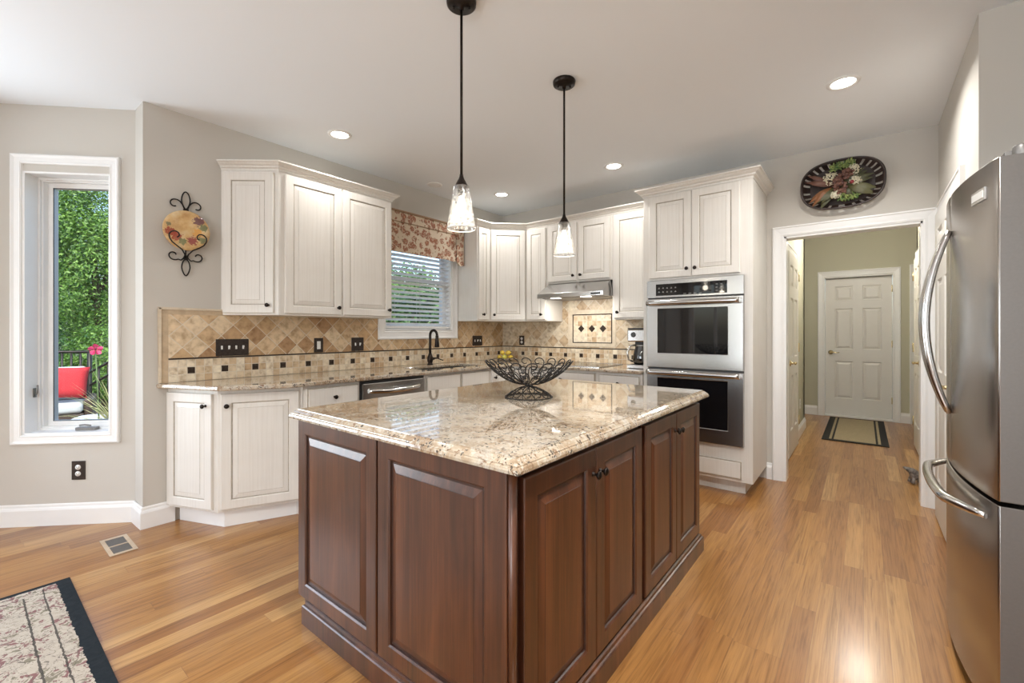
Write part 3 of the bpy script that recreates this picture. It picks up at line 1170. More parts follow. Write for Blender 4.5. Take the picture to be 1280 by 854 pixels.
plain_window(3, -1.85, -0.05, 0.55, 2.3, lambda a, b, h: Vector((bx + h, a, b)))
plain_window(4, -3.35, -2.25, 0.45, 2.45, lambda a, b, h: Vector((a, -4.0 + h, b)))
plain_window(5, -1.75, -0.5, 0.45, 2.45, lambda a, b, h: Vector((a, -4.0 + h, b)))
plain_window(6, -0.25, 0.95, 0.45, 2.45, lambda a, b, h: Vector((a, -4.0 + h, b)))

# ------------------------------------------------------------------ tiled backsplashes
bs = thing('tile_backsplash', 'travertine tile backsplash with dark accent squares along the sink wall', 'backsplash', (0, 0, 0))
TX = SX + 0.009
UB = 1.375
m = MB()   # diagonal field, cut round the window casing
m.cells([0.865, 2.468, 3.492, OY - 0.001], [1.076, 1.19, UB + 0.02], lambda i, j: not (i == 1 and j == 1), 0.0005, 0.009,
        lambda u, v, t: Vector((SX + t, u, v)))
m.build('diamond_tile_field', M_DIAG_Y, bs)
m = MB(); m.box((SX + 0.0005, 0.865, 0.9155), (TX, OY - 0.001, 1.066))
m.build('square_tile_band', M_MOS_Y, bs)
m = MB(); m.box((SX + 0.0005, 0.865, 1.066), (TX + 0.005, OY - 0.0155, 1.076))
m.build('pencil_line', M_PENC, bs, bevel=0.002)
m = MB()
m.box((SX + 0.0005, 0.828, 0.9155), (TX, 0.865, UB))
m.box((SX + 0.0005, 0.828, UB + 0.02 - 0.03), (TX + 0.001, 1.19, UB + 0.02))
m.build('tan_border', M_TRAVT, bs)
m = MB()
m.box((SX + 0.0005, 0.812, 0.9155), (TX + 0.006, 0.829, UB + 0.035))
m.box((SX + 0.0005, 0.812, UB + 0.020), (TX + 0.006, 1.185, UB + 0.035))
m.build('cream_edge_trim', M_TRAVB, bs, bevel=0.003)


def accents(parent, positions, mapf, s=0.0235):
    for p in positions:
        m = MB()
        z = 0.914 + 0.0505 * 1.5
        for (r, h, q) in ((s, 0.0105, 0), (s * 0.62, 0.014, 1)):
            P = [mapf(p - r, z - r, 0.006), mapf(p + r, z - r, 0.006), mapf(p + r, z + r, 0.006), mapf(p - r, z + r, 0.006)]
            r2 = r * 0.85
            Q = [mapf(p - r2, z - r2, h), mapf(p + r2, z - r2, h), mapf(p + r2, z + r2, h), mapf(p - r2, z + r2, h)]
            m.face(Q)
            for k in range(4):
                l = (k + 1) % 4
                m.face([P[k], P[l], Q[l], Q[k]])
        m.build('accent_tile', M_PENC, parent)


accents(bs, [0.865 + 0.0505 * (2.5 + 4 * k) for k in range(17)], lambda p, z, h: Vector((SX + h, p, z)))

bo = thing('tile_backsplash', 'travertine backsplash with light painted into its diamonds and a framed inset behind the cooktop', 'backsplash', (0, 0, 0))
XR = -1.497
m = MB()
FX0, FX1, FZ0, FZ1 = -2.609, -2.030, 1.088, 1.492
m.cells([SX + 0.0095, FX0, FX1, XR], [1.076, FZ0, UB - 0.003, FZ1, 1.62], lambda i, j: not (i == 1 and j in (1, 2)) and (j <= 1 or (-2.70 < [-3.5, -2.65, -2.0][i] < -1.9)), 0.0005, 0.009,
        lambda u, v, t: Vector((u, OY - t, v)))
m.cells([-2.688, FX0], [UB - 0.003, 1.62], lambda i, j: True, 0.0005, 0.009, lambda u, v, t: Vector((u, OY - t, v)))
m.cells([FX1, -1.925], [UB - 0.003, 1.62], lambda i, j: True, 0.0005, 0.009, lambda u, v, t: Vector((u, OY - t, v)))
m.build('diamond_tile_field', M_DIAG_X_LIT, bo)
m = MB(); m.box((SX + 0.0095, OY - 0.009, 0.9155), (XR, OY - 0.0005, 1.066))
m.build('square_tile_band', M_MOS_X, bo)
m = MB(); m.box((SX + 0.015, OY - 0.014, 1.066), (XR, OY - 0.0005, 1.076))
m.build('pencil_line', M_PENC, bo, bevel=0.002)
accents(bo, [SX + 0.0505 * (2.5 + 4 * k) for k in range(10)], lambda p, z, h: Vector((p, OY - h, z)))
m = MB()
m.cells([FX0, -2.552, -2.072, FX1], [FZ0, 1.128, 1.444, FZ1], lambda i, j: not (i == 1 and j == 1), 0.0005, 0.013, lambda u, v, t: Vector((u, OY - t, v)))
m.build('cream_inset_border', M_TRAVB, bo, bevel=0.002)
m = MB()
m.cells([-2.552, -2.543, -2.083, -2.072], [1.128, 1.137, 1.435, 1.444], lambda i, j: not (i == 1 and j == 1), 0.0005, 0.016, lambda u, v, t: Vector((u, OY - t, v)))
m.build('dark_inset_frame', M_PENC, bo, bevel=0.002)
m = MB(); m.box((-2.543, OY - 0.008, 1.137), (-2.083, OY - 0.0005, 1.435))
m.build('inset_tiles', M_MOS_I, bo)
for px_ in (-2.445, -2.313, -2.181):
    m = MB()
    r = 0.035
    z = 1.286
    for r_, h in ((0.037, 0.012), (0.022, 0.016)):
        Q = [(px_ - r_, OY - h, z), (px_, OY - h, z - r_), (px_ + r_, OY - h, z), (px_, OY - h, z + r_)]
        P = [(px_ - r_ * 1.1, OY - 0.007, z), (px_, OY - 0.007, z - r_ * 1.1), (px_ + r_ * 1.1, OY - 0.007, z), (px_, OY - 0.007, z + r_ * 1.1)]
        m.face(Q)
        for k in range(4):
            l = (k + 1) % 4
            m.face([P[k], P[l], Q[l], Q[k]])
    m.build('diamond_accent_tile', M_PENC, bo)


# ------------------------------------------------------------------ switch plates and outlets
def switch_plate(label, loc, rz, n, w, h=0.125, kind='toggle', cat='switch plate', name='switch_plate'):
    r = thing(name, label, cat, loc, rz)
    m = MB()
    m.box((-w / 2, -0.006, -h / 2), (w / 2, 0, h / 2))
    m.build('plate', M_BROWNPL, r, bevel=0.004)
    for k in range(n):
        x = (k - (n - 1) / 2) * 0.046
        if kind == 'toggle':
            m = MB()
            m.box((x - 0.006, -0.0075, -0.013), (x + 0.006, -0.005, 0.013))
            s = 1 if k % 2 else -1
            m.box((x - 0.0045, -0.017, 0.003 * s - 0.004), (x + 0.0045, -0.006, 0.009 * s + 0.004))
            m.build('toggle', M_WPLAST, r, bevel=0.001)
        elif kind == 'rocker':
            m = MB()
            m.box((x - 0.016, -0.009, -0.033), (x + 0.016, -0.005, 0.033))
            m.build('rocker', M_WPLAST, r, bevel=0.002)
        else:
            for s in (-1, 1):
                m = MB()
                m.lathe([(0, 0), (0.0165, 0), (0.0165, 0.003), (0, 0.003)], 20, Matrix.Translation((x, -0.005, s * 0.021)) @ Matrix.Rotation(PI / 2, 4, 'X'))
                m.box((x - 0.008, -0.0086, s * 0.021 - 0.003), (x - 0.006, -0.0079, s * 0.021 + 0.005), 1)
                m.box((x + 0.006, -0.0086, s * 0.021 - 0.003), (x + 0.008, -0.0079, s * 0.021 + 0.005), 1)
                m.box((x - 0.0018, -0.0086, s * 0.021 - 0.009), (x + 0.0018, -0.0079, s * 0.021 - 0.006), 1)
                m.build('socket', [M_WPLAST, M_BLACK], r)
    return r


switch_plate('wide bronze plate with four white toggle switches on the tile', (TX + 0.0005, 1.241, 1.1385), PI / 2, 4, 0.213, 0.120)
switch_plate('narrow bronze plate with one white rocker left of the double toggle', (TX, 1.885, 1.139), PI / 2, 1, 0.078, 0.120, 'rocker')
switch_plate('bronze plate with two white toggles near the window', (TX, 2.249, 1.1395), PI / 2, 2, 0.122, 0.120)
switch_plate('bronze triple toggle plate between sink window and room corner', (TX + 0.0005, 3.828, 1.147), PI / 2, 3, 0.165, 0.116)
switch_plate('bronze outlet plate on the oven wall tile near the corner', (-3.267, OY - 0.009, 1.147), 0, 1, 0.076, 0.115, 'outlet', 'outlet', 'wall_outlet')
po = bay(0.331, 0.348, 0.0)
switch_plate('bronze outlet plate low on the wall under the narrow window', po, PI / 4, 1, 0.080, 0.122, 'outlet', 'outlet', 'wall_outlet')
switch_plate('white wall outlet low in the hall beyond the left door', (HL, 6.35, 0.38), PI / 2, 1, 0.07, 0.115, 'outlet', 'outlet', 'wall_outlet').children[0].data.materials[0] = M_WPLAST

# ------------------------------------------------------------------ base cabinets, sink wall
FX = -2.965        # face of the sink wall base cabinets
C1 = (-3.19, 1.025)   # corner of the angled end
C2 = (-2.985, 1.45)
TOEZ = 0.105
BT = 0.882
ec = thing('base_cabinet', 'white angled end base cabinet with two raised-panel doors', 'cabinet', (SX, 0.88, 0))


def rel(p, o):
    return (p[0] - o[0], p[1] - o[1])


O = (SX, 0.88)
L1 = (SX + 0.002, 0.865)
m = MB()
m.prism([rel(p, O) for p in (L1, C1, C2, (FX, 1.455), (SX + 0.002, 1.455))], TOEZ, BT)
m.build('body', M_CAB, ec, bevel=0.002)
m = MB()
m.prism([rel(p, O) for p in ((SX + 0.018, 0.925), (-3.205, 1.068), (-3.045, 1.455), (SX + 0.018, 1.455))], 0, TOEZ)
m.build('toe_kick', M_TRIM, ec)


def door_on(root, O, A, B, z0, z1, a0, a1, kx=None, kz=None, mats=None, **kw):
    """door on the face that runs from A to B (right side = outside); a0..a1 metres from A"""
    d = Vector((B[0] - A[0], B[1] - A[1])).normalized()
    o = cab_door(root, 0, 0, a1 - a0, z1 - z0, 0, None, mats, **kw)
    p = Vector(A) + d * a0
    o.location = (p.x - O[0], p.y - O[1], z0)
    o.rotation_euler = (0, 0, math.atan2(d.y, d.x))
    if kx is not None:
        knob(o, kx, kz, -kw.get('t', 0.020))
    return o


w1 = (Vector(C1) - Vector(L1)).length
w2 = (Vector(C2) - Vector(C1)).length
door_on(ec, O, L1, C1, 0.125, 0.857, 0.012, w1 - 0.030, w1 - 0.042 - 0.045, 0.732 - 0.075)
door_on(ec, O, C1, C2, 0.125, 0.857, 0.018, w2 - 0.010, 0.035, 0.732 - 0.075)


def base_unit(label, y0, y1, fronts, wall='y', toe=True):
    """fronts: list of ('drawer'|'door', a0, a1, z0, z1, knob)"""
    if wall == 'y':
        r = thing('base_cabinet', label, 'cabinet', (FX, y0, 0), PI / 2)
    else:
        r = thing('base_cabinet', label, 'cabinet', (y0, 3.70, 0), 0)
    w = y1 - y0
    dep = 0.608
    m = MB()
    if 'sink base cabinet' in label and 'between' not in label:
        m.box((0.001, 0, TOEZ), (w - 0.001, dep, 0.68)); m.box((0.001, 0, 0.68), (w - 0.001, 0.02, BT)); m.box((0.001, 0.02, 0.68), (0.02, dep, BT))
    else:
        m.box((0.001, 0, TOEZ), (w - 0.001, dep, BT))
    m.build('body', M_CAB, r)
    m = MB()
    m.box((0.001, 0.07, 0), (w - 0.001, dep, TOEZ))
    m.build('toe_kick', M_TRIM, r)
    for f in fronts:
        if f[0] == 'drawer':
            drawer_front(r, f[1], f[3], f[2] - f[1], f[4] - f[3], 0, f[5])
        else:
            cab_door(r, f[1], f[3], f[2] - f[1], f[4] - f[3], 0, f[5])
    return r


base_unit('white base cabinet with one drawer left of the dishwasher', 1.457, 1.885,
          [('drawer', 0.022, 0.412, 0.715, 0.862, 'mid'), ('door', 0.022, 0.412, 0.125, 0.70, (0.35, 0.51))])
base_unit('white sink base cabinet under the sink with two plain drawer fronts', 2.505, 3.36,
          [('drawer', 0.02, 0.43, 0.715, 0.862, None), ('drawer', 0.445, 0.835, 0.715, 0.862, None),
           ('door', 0.02, 0.43, 0.125, 0.70, (0.375, 0.51)), ('door', 0.445, 0.835, 0.125, 0.70, (0.035, 0.51))])
base_unit('narrow white base cabinet between the sink base and the corner', 3.36, 3.72,
          [('door', 0.02, 0.30, 0.125, 0.862, (0.035, 0.66))])
# oven wall units
base_unit('white base cabinet on the oven wall next to the corner', -2.965, -2.70,
          [('drawer', 0.06, 0.25, 0.715, 0.862, None), ('door', 0.06, 0.25, 0.125, 0.70, (0.15, 0.51))], 'x')
base_unit('white drawer base cabinet under the cooktop', -2.70, -1.93,
          [('drawer', 0.02, 0.75, 0.715, 0.862, 'mid'), ('drawer', 0.02, 0.75, 0.42, 0.70, 'mid'), ('drawer', 0.02, 0.75, 0.125, 0.405, 'mid')], 'x')
base_unit('white base cabinet between cooktop and oven tower', -1.93, -1.497,
          [('drawer', 0.02, 0.41, 0.715, 0.862, 'mid'), ('door', 0.02, 0.41, 0.125, 0.70, (0.04, 0.51))], 'x')

# dishwasher
dw = thing('dishwasher', 'stainless steel dishwasher with bowed handle between white cabinets', 'dishwasher', (FX, 1.888, 0), PI / 2)
m = MB(); m.box((0.004, 0.0, 0.10), (0.612, 0.60, 0.872)); m.box((0.02, 0.06, 0), (0.60, 0.55, 0.10))
m.build('body', M_DGREY, dw)
m = MB(); m.box((0.010, -0.028, 0.115), (0.606, -0.001, 0.858))
m.build('door', M_STEEL, dw, bevel=0.006)
m = MB()
pts = [(0.06 + 0.494 * k / 16, -0.030 - 0.045 * math.sin(PI * k / 16) ** 0.7, 0.80 - 0.012 * math.sin(PI * k / 16)) for k in range(17)]
m.tube(pts, 0.013, 10, flat=1.5)
m.build('handle', M_CHROME, dw)

# ------------------------------------------------------------------ perimeter worktop
m = MB()
xs = [SX + 0.0, -3.40, -3.03, -2.91, XR]
ys = [0.80, 1.36, 2.58, 3.36, 3.655, OY]


def cmap(u, v, t):
    if v == 0.80:
        if u == xs[1]: v = 0.878
        if u == xs[2]: u, v = -3.105, 0.995
        if u == xs[3]: u, v = -3.005, 1.18
    return Vector((u, v, t))


m.cells(xs, ys, lambda i, j: (i < 3 and not (i == 1 and j == 2)) or (i == 3 and j == 4), 0.884, 0.914, cmap)
o = m.build('countertop', M_GRAN, None, bevel=0.009, seg=3)
tag(o, 'L-shaped granite worktop on the white wall base cabinets', 'countertop')

# sink under the cut-out
sk = thing('kitchen_sink', 'undermount steel sink bowl set below the granite by the window', 'sink', (-3.215, 2.97, 0.70))
m = MB()
sx0, sx1, sy0, sy1 = -0.185, 0.185, -0.376, 0.376
zt = 0.184
m.box((sx0 - 0.012, sy0 - 0.012, -0.012), (sx1 + 0.012, sy1 + 0.012, 0))
m.box((sx0 - 0.012, sy0 - 0.012, 0), (sx0, sy1 + 0.012, zt)); m.box((sx1, sy0 - 0.012, 0), (sx1 + 0.012, sy1 + 0.012, zt))
m.box((sx0, sy0 - 0.012, 0), (sx1, sy0, zt)); m.box((sx0, sy1, 0), (sx1, sy1 + 0.012, zt))
m.build('bowl', M_STEEL, sk)
m = MB(); m.lathe([(0, 0.001), (0.04, 0.001), (0.045, 0.004), (0.03, 0.003), (0, 0.002)], 20)
m.build('drain', M_CHROME, sk)

# faucet
fa = thing('kitchen_faucet', 'dark bronze pull-down faucet with side lever behind the sink', 'faucet', (-3.475, 3.02, 0.914))
m = MB()
m.lathe([(0, 0), (0.030, 0), (0.030, 0.008), (0.024, 0.014), (0.024, 0.02), (0.030, 0.04), (0.030, 0.075), (0.022, 0.095), (0.017, 0.105), (0.019, 0.11), (0.015, 0.116), (0, 0.118)], 20)
m.build('base', M_BRONZE, fa)
m = MB()
R_ = 0.052
arc = [(0, 0, 0.10), (0, 0, 0.16), (0, 0, 0.30)]
for k in range(1, 12):
    a = PI * k / 11
    arc.append((R_ - R_ * math.cos(a), 0.0, 0.30 + R_ * math.sin(a)))
m.tube(arc, 0.0135, 12)
m.build('spout', M_BRONZE, fa)
m = MB()
T = Matrix.Translation((2 * R_, 0, 0.30)) @ Matrix.Rotation(PI, 4, 'X')
m.lathe([(0, 0), (0.015, 0), (0.017, 0.012), (0.015, 0.02), (0.019, 0.04), (0.024, 0.10), (0.025, 0.115), (0.020, 0.12), (0, 0.12)], 18, T)
m.build('spray_head', M_BRONZE, fa)
m = MB()
m.tube([(0, 0.02, 0.058), (0, 0.055, 0.062)], [0.017, 0.014], 12)
m.tube([(0.0, 0.055, 0.065), (0.02, 0.085, 0.062), (0.05, 0.115, 0.045), (0.06, 0.125, 0.042)], [0.009, 0.006, 0.005, 0.007], 8)
m.build('lever', M_BRONZE, fa)

# ------------------------------------------------------------------ wall cabinets
UX = -3.27
UT = 2.40


def wall_cab(label, O, rz, w, dep, z0, z1, doors, body=True, name='wall_cabinet'):
    r = thing(name, label, 'cabinet', (O[0], O[1], 0), rz)
    m = MB(); m.box((0.0005, 0, z0), (w - 0.0005, dep, z1))
    m.build('body', M_CAB, r, bevel=0.001)
    for (a0, a1, b0, b1, k) in doors:
        cab_door(r, a0, b0, a1 - a0, b1 - b0, 0, k)
    return r


DEP = 0.3095
# left group: angled end + double
A0, A1 = (SX + 0.001, 1.172), (UX, 1.432)
r = thing('wall_cabinet', 'angled single-door white wall cabinet beside the wall plate', 'cabinet', (SX, 1.172, 0))
m = MB()
m.prism([rel(p, (SX, 1.172)) for p in (A0, A1, (UX, 1.440), (SX + 0.001, 1.440))], 1.37, UT)
m.build('body', M_CAB, r, bevel=0.001)
wl = (Vector(A1) - Vector(A0)).length
door_on(r, (SX, 1.172), A0, A1, 1.385, 2.385, 0.020, wl - 0.030, wl - 0.05 - 0.032, 0.055)
wall_cab('white double-door wall cabinet left of the sink window', (UX, 1.441), PI / 2, 0.957, DEP, 1.37, UT,
         [(0.030, 0.466, 1.385, 2.385, (0.405, 0.055)), (0.484, 0.940, 1.385, 2.385, (0.425, 0.055))])
# right group
wall_cab('narrow white wall cabinet right of the sink window', (UX, 3.502), PI / 2, 0.198, DEP, 1.37, UT,
         [(0.012, 0.186, 1.385, 2.385, (0.060, 0.055))])
r = thing('wall_cabinet', 'white diagonal corner wall cabinet with a wide door', 'cabinet', (SX, OY, 0))
CA, CB = (UX, 3.701), (-2.971, 4.00)
m = MB()
m.prism([rel(p, (SX, OY)) for p in (CA, CB, (-2.971, OY - 0.001), (SX + 0.001, OY - 0.001), (SX + 0.001, 3.701))], 1.37, UT)
m.build('body', M_CAB, r, bevel=0.001)
wl = (Vector(CB) - Vector(CA)).length
door_on(r, (SX, OY), CA, CB, 1.385, 2.385, 0.020, wl - 0.020, 0.035, 0.055)
wall_cab('narrow white wall cabinet between the corner and the range hood', (-2.970, 4.00), 0, 0.280, DEP - 0.0005, 1.37, UT,
         [(0.012, 0.262, 1.385, 2.385, (0.205, 0.055))])
wall_cab('short white double-door wall cabinet above the range hood', (-2.690, 4.00), 0, 0.765, DEP - 0.0005, 1.765, UT,
         [(0.018, 0.368, 1.785, 2.385, (0.318, 0.050)), (0.392, 0.742, 1.785, 2.385, (0.032, 0.050))])
wall_cab('tall white wall cabinet between range hood and oven tower', (-1.925, 4.00), 0, 0.427, DEP - 0.0005, 1.37, UT,
         [(0.020, 0.405, 1.385, 2.385, (0.045, 0.055))])

CROWN = [(0, 0), (0.004, 0), (0.006, 0.012), (0.018, 0.020), (0.020, 0.028), (0.034, 0.036), (0.044, 0.048), (0.052, 0.050), (0.052, 0.060), (0, 0.060)]


def crown(label, path, z, k=1.0):
    m = MB()
    m.sweep(path, [(o * k, h * k) for o, h in CROWN], lambda a, b, h: Vector((a, b, z + h)))
    o = m.build('crown_moulding', M_CAB)
    return tag(o, label, 'moulding')


crown('white crown moulding on top of the cabinets left of the sink window', [(SX + 0.001, 1.172), (UX, 1.432), (UX, 2.398), (SX + 0.001, 2.398)], UT + 0.0005)
crown('white crown moulding running round the corner above the hood cabinets', [(SX + 0.001, 3.502), (UX, 3.502), (UX, 3.701), (-2.971, 4.00), (-1.557, 4.00)], UT + 0.0005)

# ------------------------------------------------------------------ oven tower
TF = 3.712
TXL, TXR = -1.495, -0.648
ot = thing('oven_cabinet', 'tall white cabinet tower housing the double oven', 'cabinet', (TXL, TF, 0))
w = TXR - TXL
OZ0, OZ1 = 0.374, 1.682
OX0, OX1 = -1.452 - TXL, -0.702 - TXL
m = MB()
m.cells([0, OX0 + 0.01, OX1 - 0.01, w], [TOEZ, OZ0 + 0.01, OZ1 - 0.01, 2.405], lambda i, j: not (i == 1 and j == 1), 0, OY - TF - 0.0005,
        lambda u, v, t: Vector((u, OY - TF - 0.0005 - t, v)))
m.build('body', M_CAB, ot, bevel=0.0015)
m = MB(); m.box((0.0, 0.075, 0), (w - 0.065, OY - TF - 0.001, TOEZ))
m.build('toe_kick', M_CAB, ot)
hw = (w - 0.06 - 0.095) / 2
dx = 0.058
cab_door(ot, dx, 1.703, 0.346, 0.695, 0, (0.346 - 0.030, 0.062))
cab_door(ot, dx + 0.350, 1.703, 0.352, 0.695, 0, (0.030, 0.062))
drawer_front(ot, 0.045, 0.128, w - 0.045 - 0.075, 0.137, 0, None)
crown('larger white crown moulding around the top of the oven tower', [(TXL, OY - 0.001), (TXL, TF), (TXR, TF), (TXR, OY - 0.001)], 2.4055, 1.12)

# double oven
ov = thing('double_oven', 'stainless double wall oven with black glass doors in the tower', 'oven', (-1.077, TF, 0))
ox0, ox1 = -1.452 + 1.077, -0.702 + 1.077
m = MB(); m.box((ox0 + 0.014, 0.001, OZ0 + 0.014), (ox1 - 0.014, 0.55, OZ1 - 0.014)); m.box((ox0 + 0.004, -0.012, OZ0 + 0.004), (ox1 - 0.004, -0.0008, OZ1 - 0.004))
m.build('body', M_DGREY, ov)
m = MB(); m.box((ox0, -0.030, 1.535), (ox1, -0.0122, OZ1))
m.build('control_panel', M_STEEL, ov, bevel=0.004)
M_MARK = plain('pale control markings', (0.42, 0.42, 0.40), 0.4, var=0)
m = MB(); m.box((ox0 + 0.078, -0.0325, 1.553), (ox1 - 0.118, -0.0305, 1.650))
dsp = m.build('display', M_OGLASS, ov, bevel=0.0005)
m = MB()
xx = ox0 + 0.105
for k in range(5):
    for j in range(2):
        m.box((xx + k * 0.034 - 0.007, -0.0331, 1.580 + j * 0.032), (xx + k * 0.034 + 0.007, -0.0326, 1.583 + j * 0.032))
        m.box((xx + k * 0.034 - 0.004, -0.0331, 1.587 + j * 0.032), (xx + k * 0.034 + 0.004, -0.0326, 1.589 + j * 0.032))
for k in range(4):
    m.box((xx + 0.20 + k * 0.04, -0.0331, 1.561), (xx + 0.222 + k * 0.04, -0.0326, 1.564))
for k in range(2):
    for j in range(3):
        m.box((ox1 - 0.20 + k * 0.034, -0.0331, 1.572 + j * 0.025), (ox1 - 0.185 + k * 0.034, -0.0326, 1.575 + j * 0.025))
m.build('button_markings', M_MARK, dsp)


def oven_door(z0, z1, gz0, gz1, hz):
    m = MB()
    m.cells([ox0 + 0.002, ox0 + 0.095, ox1 - 0.112, ox1 - 0.002], [z0, gz0, gz1, z1], lambda i, j: not (i == 1 and j == 1), 0.013, 0.042,
            lambda u, v, t: Vector((u, -t, v)))
    d = m.build('door', M_STEEL, ov, bevel=0.004)
    m = MB(); m.box((ox0 + 0.094, -0.0395, gz0 - 0.001), (ox1 - 0.111, -0.014, gz1 + 0.001))
    m.build('door_glass', M_OGLASS, d)
    m = MB()
    pts = [(ox0 + 0.018 + (ox1 - ox0 - 0.036) * k / 20, -0.095 + 0.010 * (2 * k / 20 - 1) ** 2, hz) for k in range(21)]
    m.tube(pts, 0.017, 12, flat=1.25)
    m.build('handle', M_CHROME, d)
    for x in (ox0 + 0.030, ox1 - 0.030):
        m = MB()
        m.box((x - 0.012, -0.088, hz - 0.012), (x + 0.012, -0.041, hz + 0.012))
        m.build('handle_bracket', M_STEEL, d, bevel=0.004)


oven_door(0.952, 1.526, 1.075, 1.442, 1.490)
oven_door(0.378, 0.938, 0.492, 0.868, 0.915)

# ------------------------------------------------------------------ range hood
rh = thing('range_hood', 'slim stainless under-cabinet range hood with sloping front', 'range hood', (-2.6885, 4.31, 1.60))
hw_ = 0.762
m = MB()
prof = [(-0.010, 0.0), (-0.50, 0.0), (-0.505, 0.045), (-0.30, 0.163), (-0.010, 0.163)]
A = [(0.0, y, z) for y, z in prof]; B = [(hw_, y, z) for y, z in prof]
# side panels slope in at the top front
A[3] = (0.03, -0.33, 0.163); B[3] = (hw_ - 0.012, -0.33, 0.163)
m.face(A); m.face(B)
for k in range(len(A)):
    l = (k + 1) % len(A)
    m.face([A[k], A[l], B[l], B[k]])
m.build('canopy', M_STEEL, rh, bevel=0.003)
m = MB(); m.box((0.0, -0.507, 0.001), (hw_, -0.499, 0.044))
m.build('front_lip', M_CHROME, rh, bevel=0.002)
m = MB(); m.box((0.04, -0.46, -0.004), (hw_ - 0.04, -0.06, 0.001))
m.build('filter', M_FSIDE, rh)
M_HLAMP = emis('lit hood lamp', (1.0, 0.95, 0.86), 4.0)
for x in (0.20, 0.55):
    m = MB(); m.box((x - 0.045, -0.49, -0.006), (x + 0.055, -0.43, -0.001))
    m.build('lamp', M_HLAMP, rh, bevel=0.002)
m = MB(); m.box((hw_ - 0.13, -0.508, 0.012), (hw_ - 0.03, -0.5065, 0.030))
m.build('control_strip', M_DGREY, rh)
for x in (0.20, 0.55):
    l = area_light('hood_lamp_light', (-2.6885 + x, 3.86, 1.583), (0, 0.25, -1), 0.08, 0.05, 3.0, (1.0, 0.95, 0.88))
    mw = l.matrix_world.copy()

# cooktop
ck = thing('cooktop', 'flat black glass cooktop set in the granite below the hood', 'cooktop', (-2.31, 3.98, 0.914))
m = MB(); m.box((-0.38, -0.255, 0.0005), (0.38, 0.255, 0.006))
m.build('glass_top', M_OGLASS, ck, bevel=0.002)
m = MB()
m.cells([-0.384, -0.379, 0.379, 0.384], [-0.259, -0.254, 0.254, 0.259], lambda i, j: not (i == 1 and j == 1), 0.0003, 0.008, lambda u, v, t: Vector((u, v, t)))
m.build('steel_edge', M_STEEL, ck)
for (x, y, r_) in ((-0.22, 0.10, 0.08), (0.2, 0.11, 0.09), (-0.21, -0.12, 0.10), (0.2, -0.12, 0.075)):
    m = MB(); m.lathe([(r_, 0.0062), (r_ + 0.004, 0.0064), (r_ + 0.004, 0.0060)], 40, Matrix.Translation((x, y, 0)))
    m.build('burner_ring', M_FSIDE, ck)

# coffee maker at the end of the worktop
cf = thing('coffee_maker', 'black and steel drip coffee maker beside the oven tower', 'coffee maker', (-1.602, 3.98, 0.914))
m = MB()
m.box((-0.10, -0.13, 0.001), (0.10, 0.13, 0.035)); m.box((-0.10, 0.03, 0.035), (0.10, 0.13, 0.25))
m.build('body', M_DGREY, cf, bevel=0.01)
m = MB(); m.box((-0.105, -0.13, 0.245), (0.105, 0.135, 0.360))
m.build('brew_head', M_CHROME, cf, bevel=0.012)
m = MB(); m.box((-0.102, -0.128, 0.3605), (0.102, 0.132, 0.372))
m.build('lid', M_DGREY, cf, bevel=0.004)
m = MB(); m.lathe([(0, 0), (0.024, 0), (0.024, 0.004), (0.016, 0.006), (0, 0.006)], 20, Matrix.Translation((-0.045, -0.130, 0.31)) @ Matrix.Rotation(PI / 2, 4, 'X'))
m.build('dial', M_DGREY, cf)
m = MB(); m.box((-0.103, -0.133, 0.006), (0.103, -0.128, 0.034))
m.build('base_trim', M_CHROME, cf)
M_CARAFE = glass_mat('coffee carafe glass', (0.25, 0.22, 0.20), 0.14)
m = MB(); m.lathe([(0.0, 0.037), (0.062, 0.037), (0.075, 0.06), (0.078, 0.10), (0.066, 0.16), (0.05, 0.205), (0.052, 0.22), (0.0, 0.222)], 24, Matrix.Translation((0, -0.052, 0)))
car = m.build('carafe', M_CARAFE, cf, smooth=True)
m = MB(); m.lathe([(0, 0.0375), (0.060, 0.0375), (0.073, 0.06), (0.075, 0.10), (0.0, 0.10)], 24, Matrix.Translation((0, -0.052, 0)))
m.build('coffee', plain('black coffee', (0.02, 0.01, 0.006), 0.1), car)
m = MB(); m.tube([(-0.03, -0.10, 0.215), (-0.075, -0.13, 0.21), (-0.095, -0.15, 0.15), (-0.085, -0.14, 0.08), (-0.06, -0.11, 0.065)], 0.009, 8)
m.tube([(0.052 * math.cos(2 * PI * k / 20), -0.052 + 0.052 * math.sin(2 * PI * k / 20), 0.212) for k in range(20)], 0.006, 6, closed=True)
m.build('handle', M_CHROME, car)

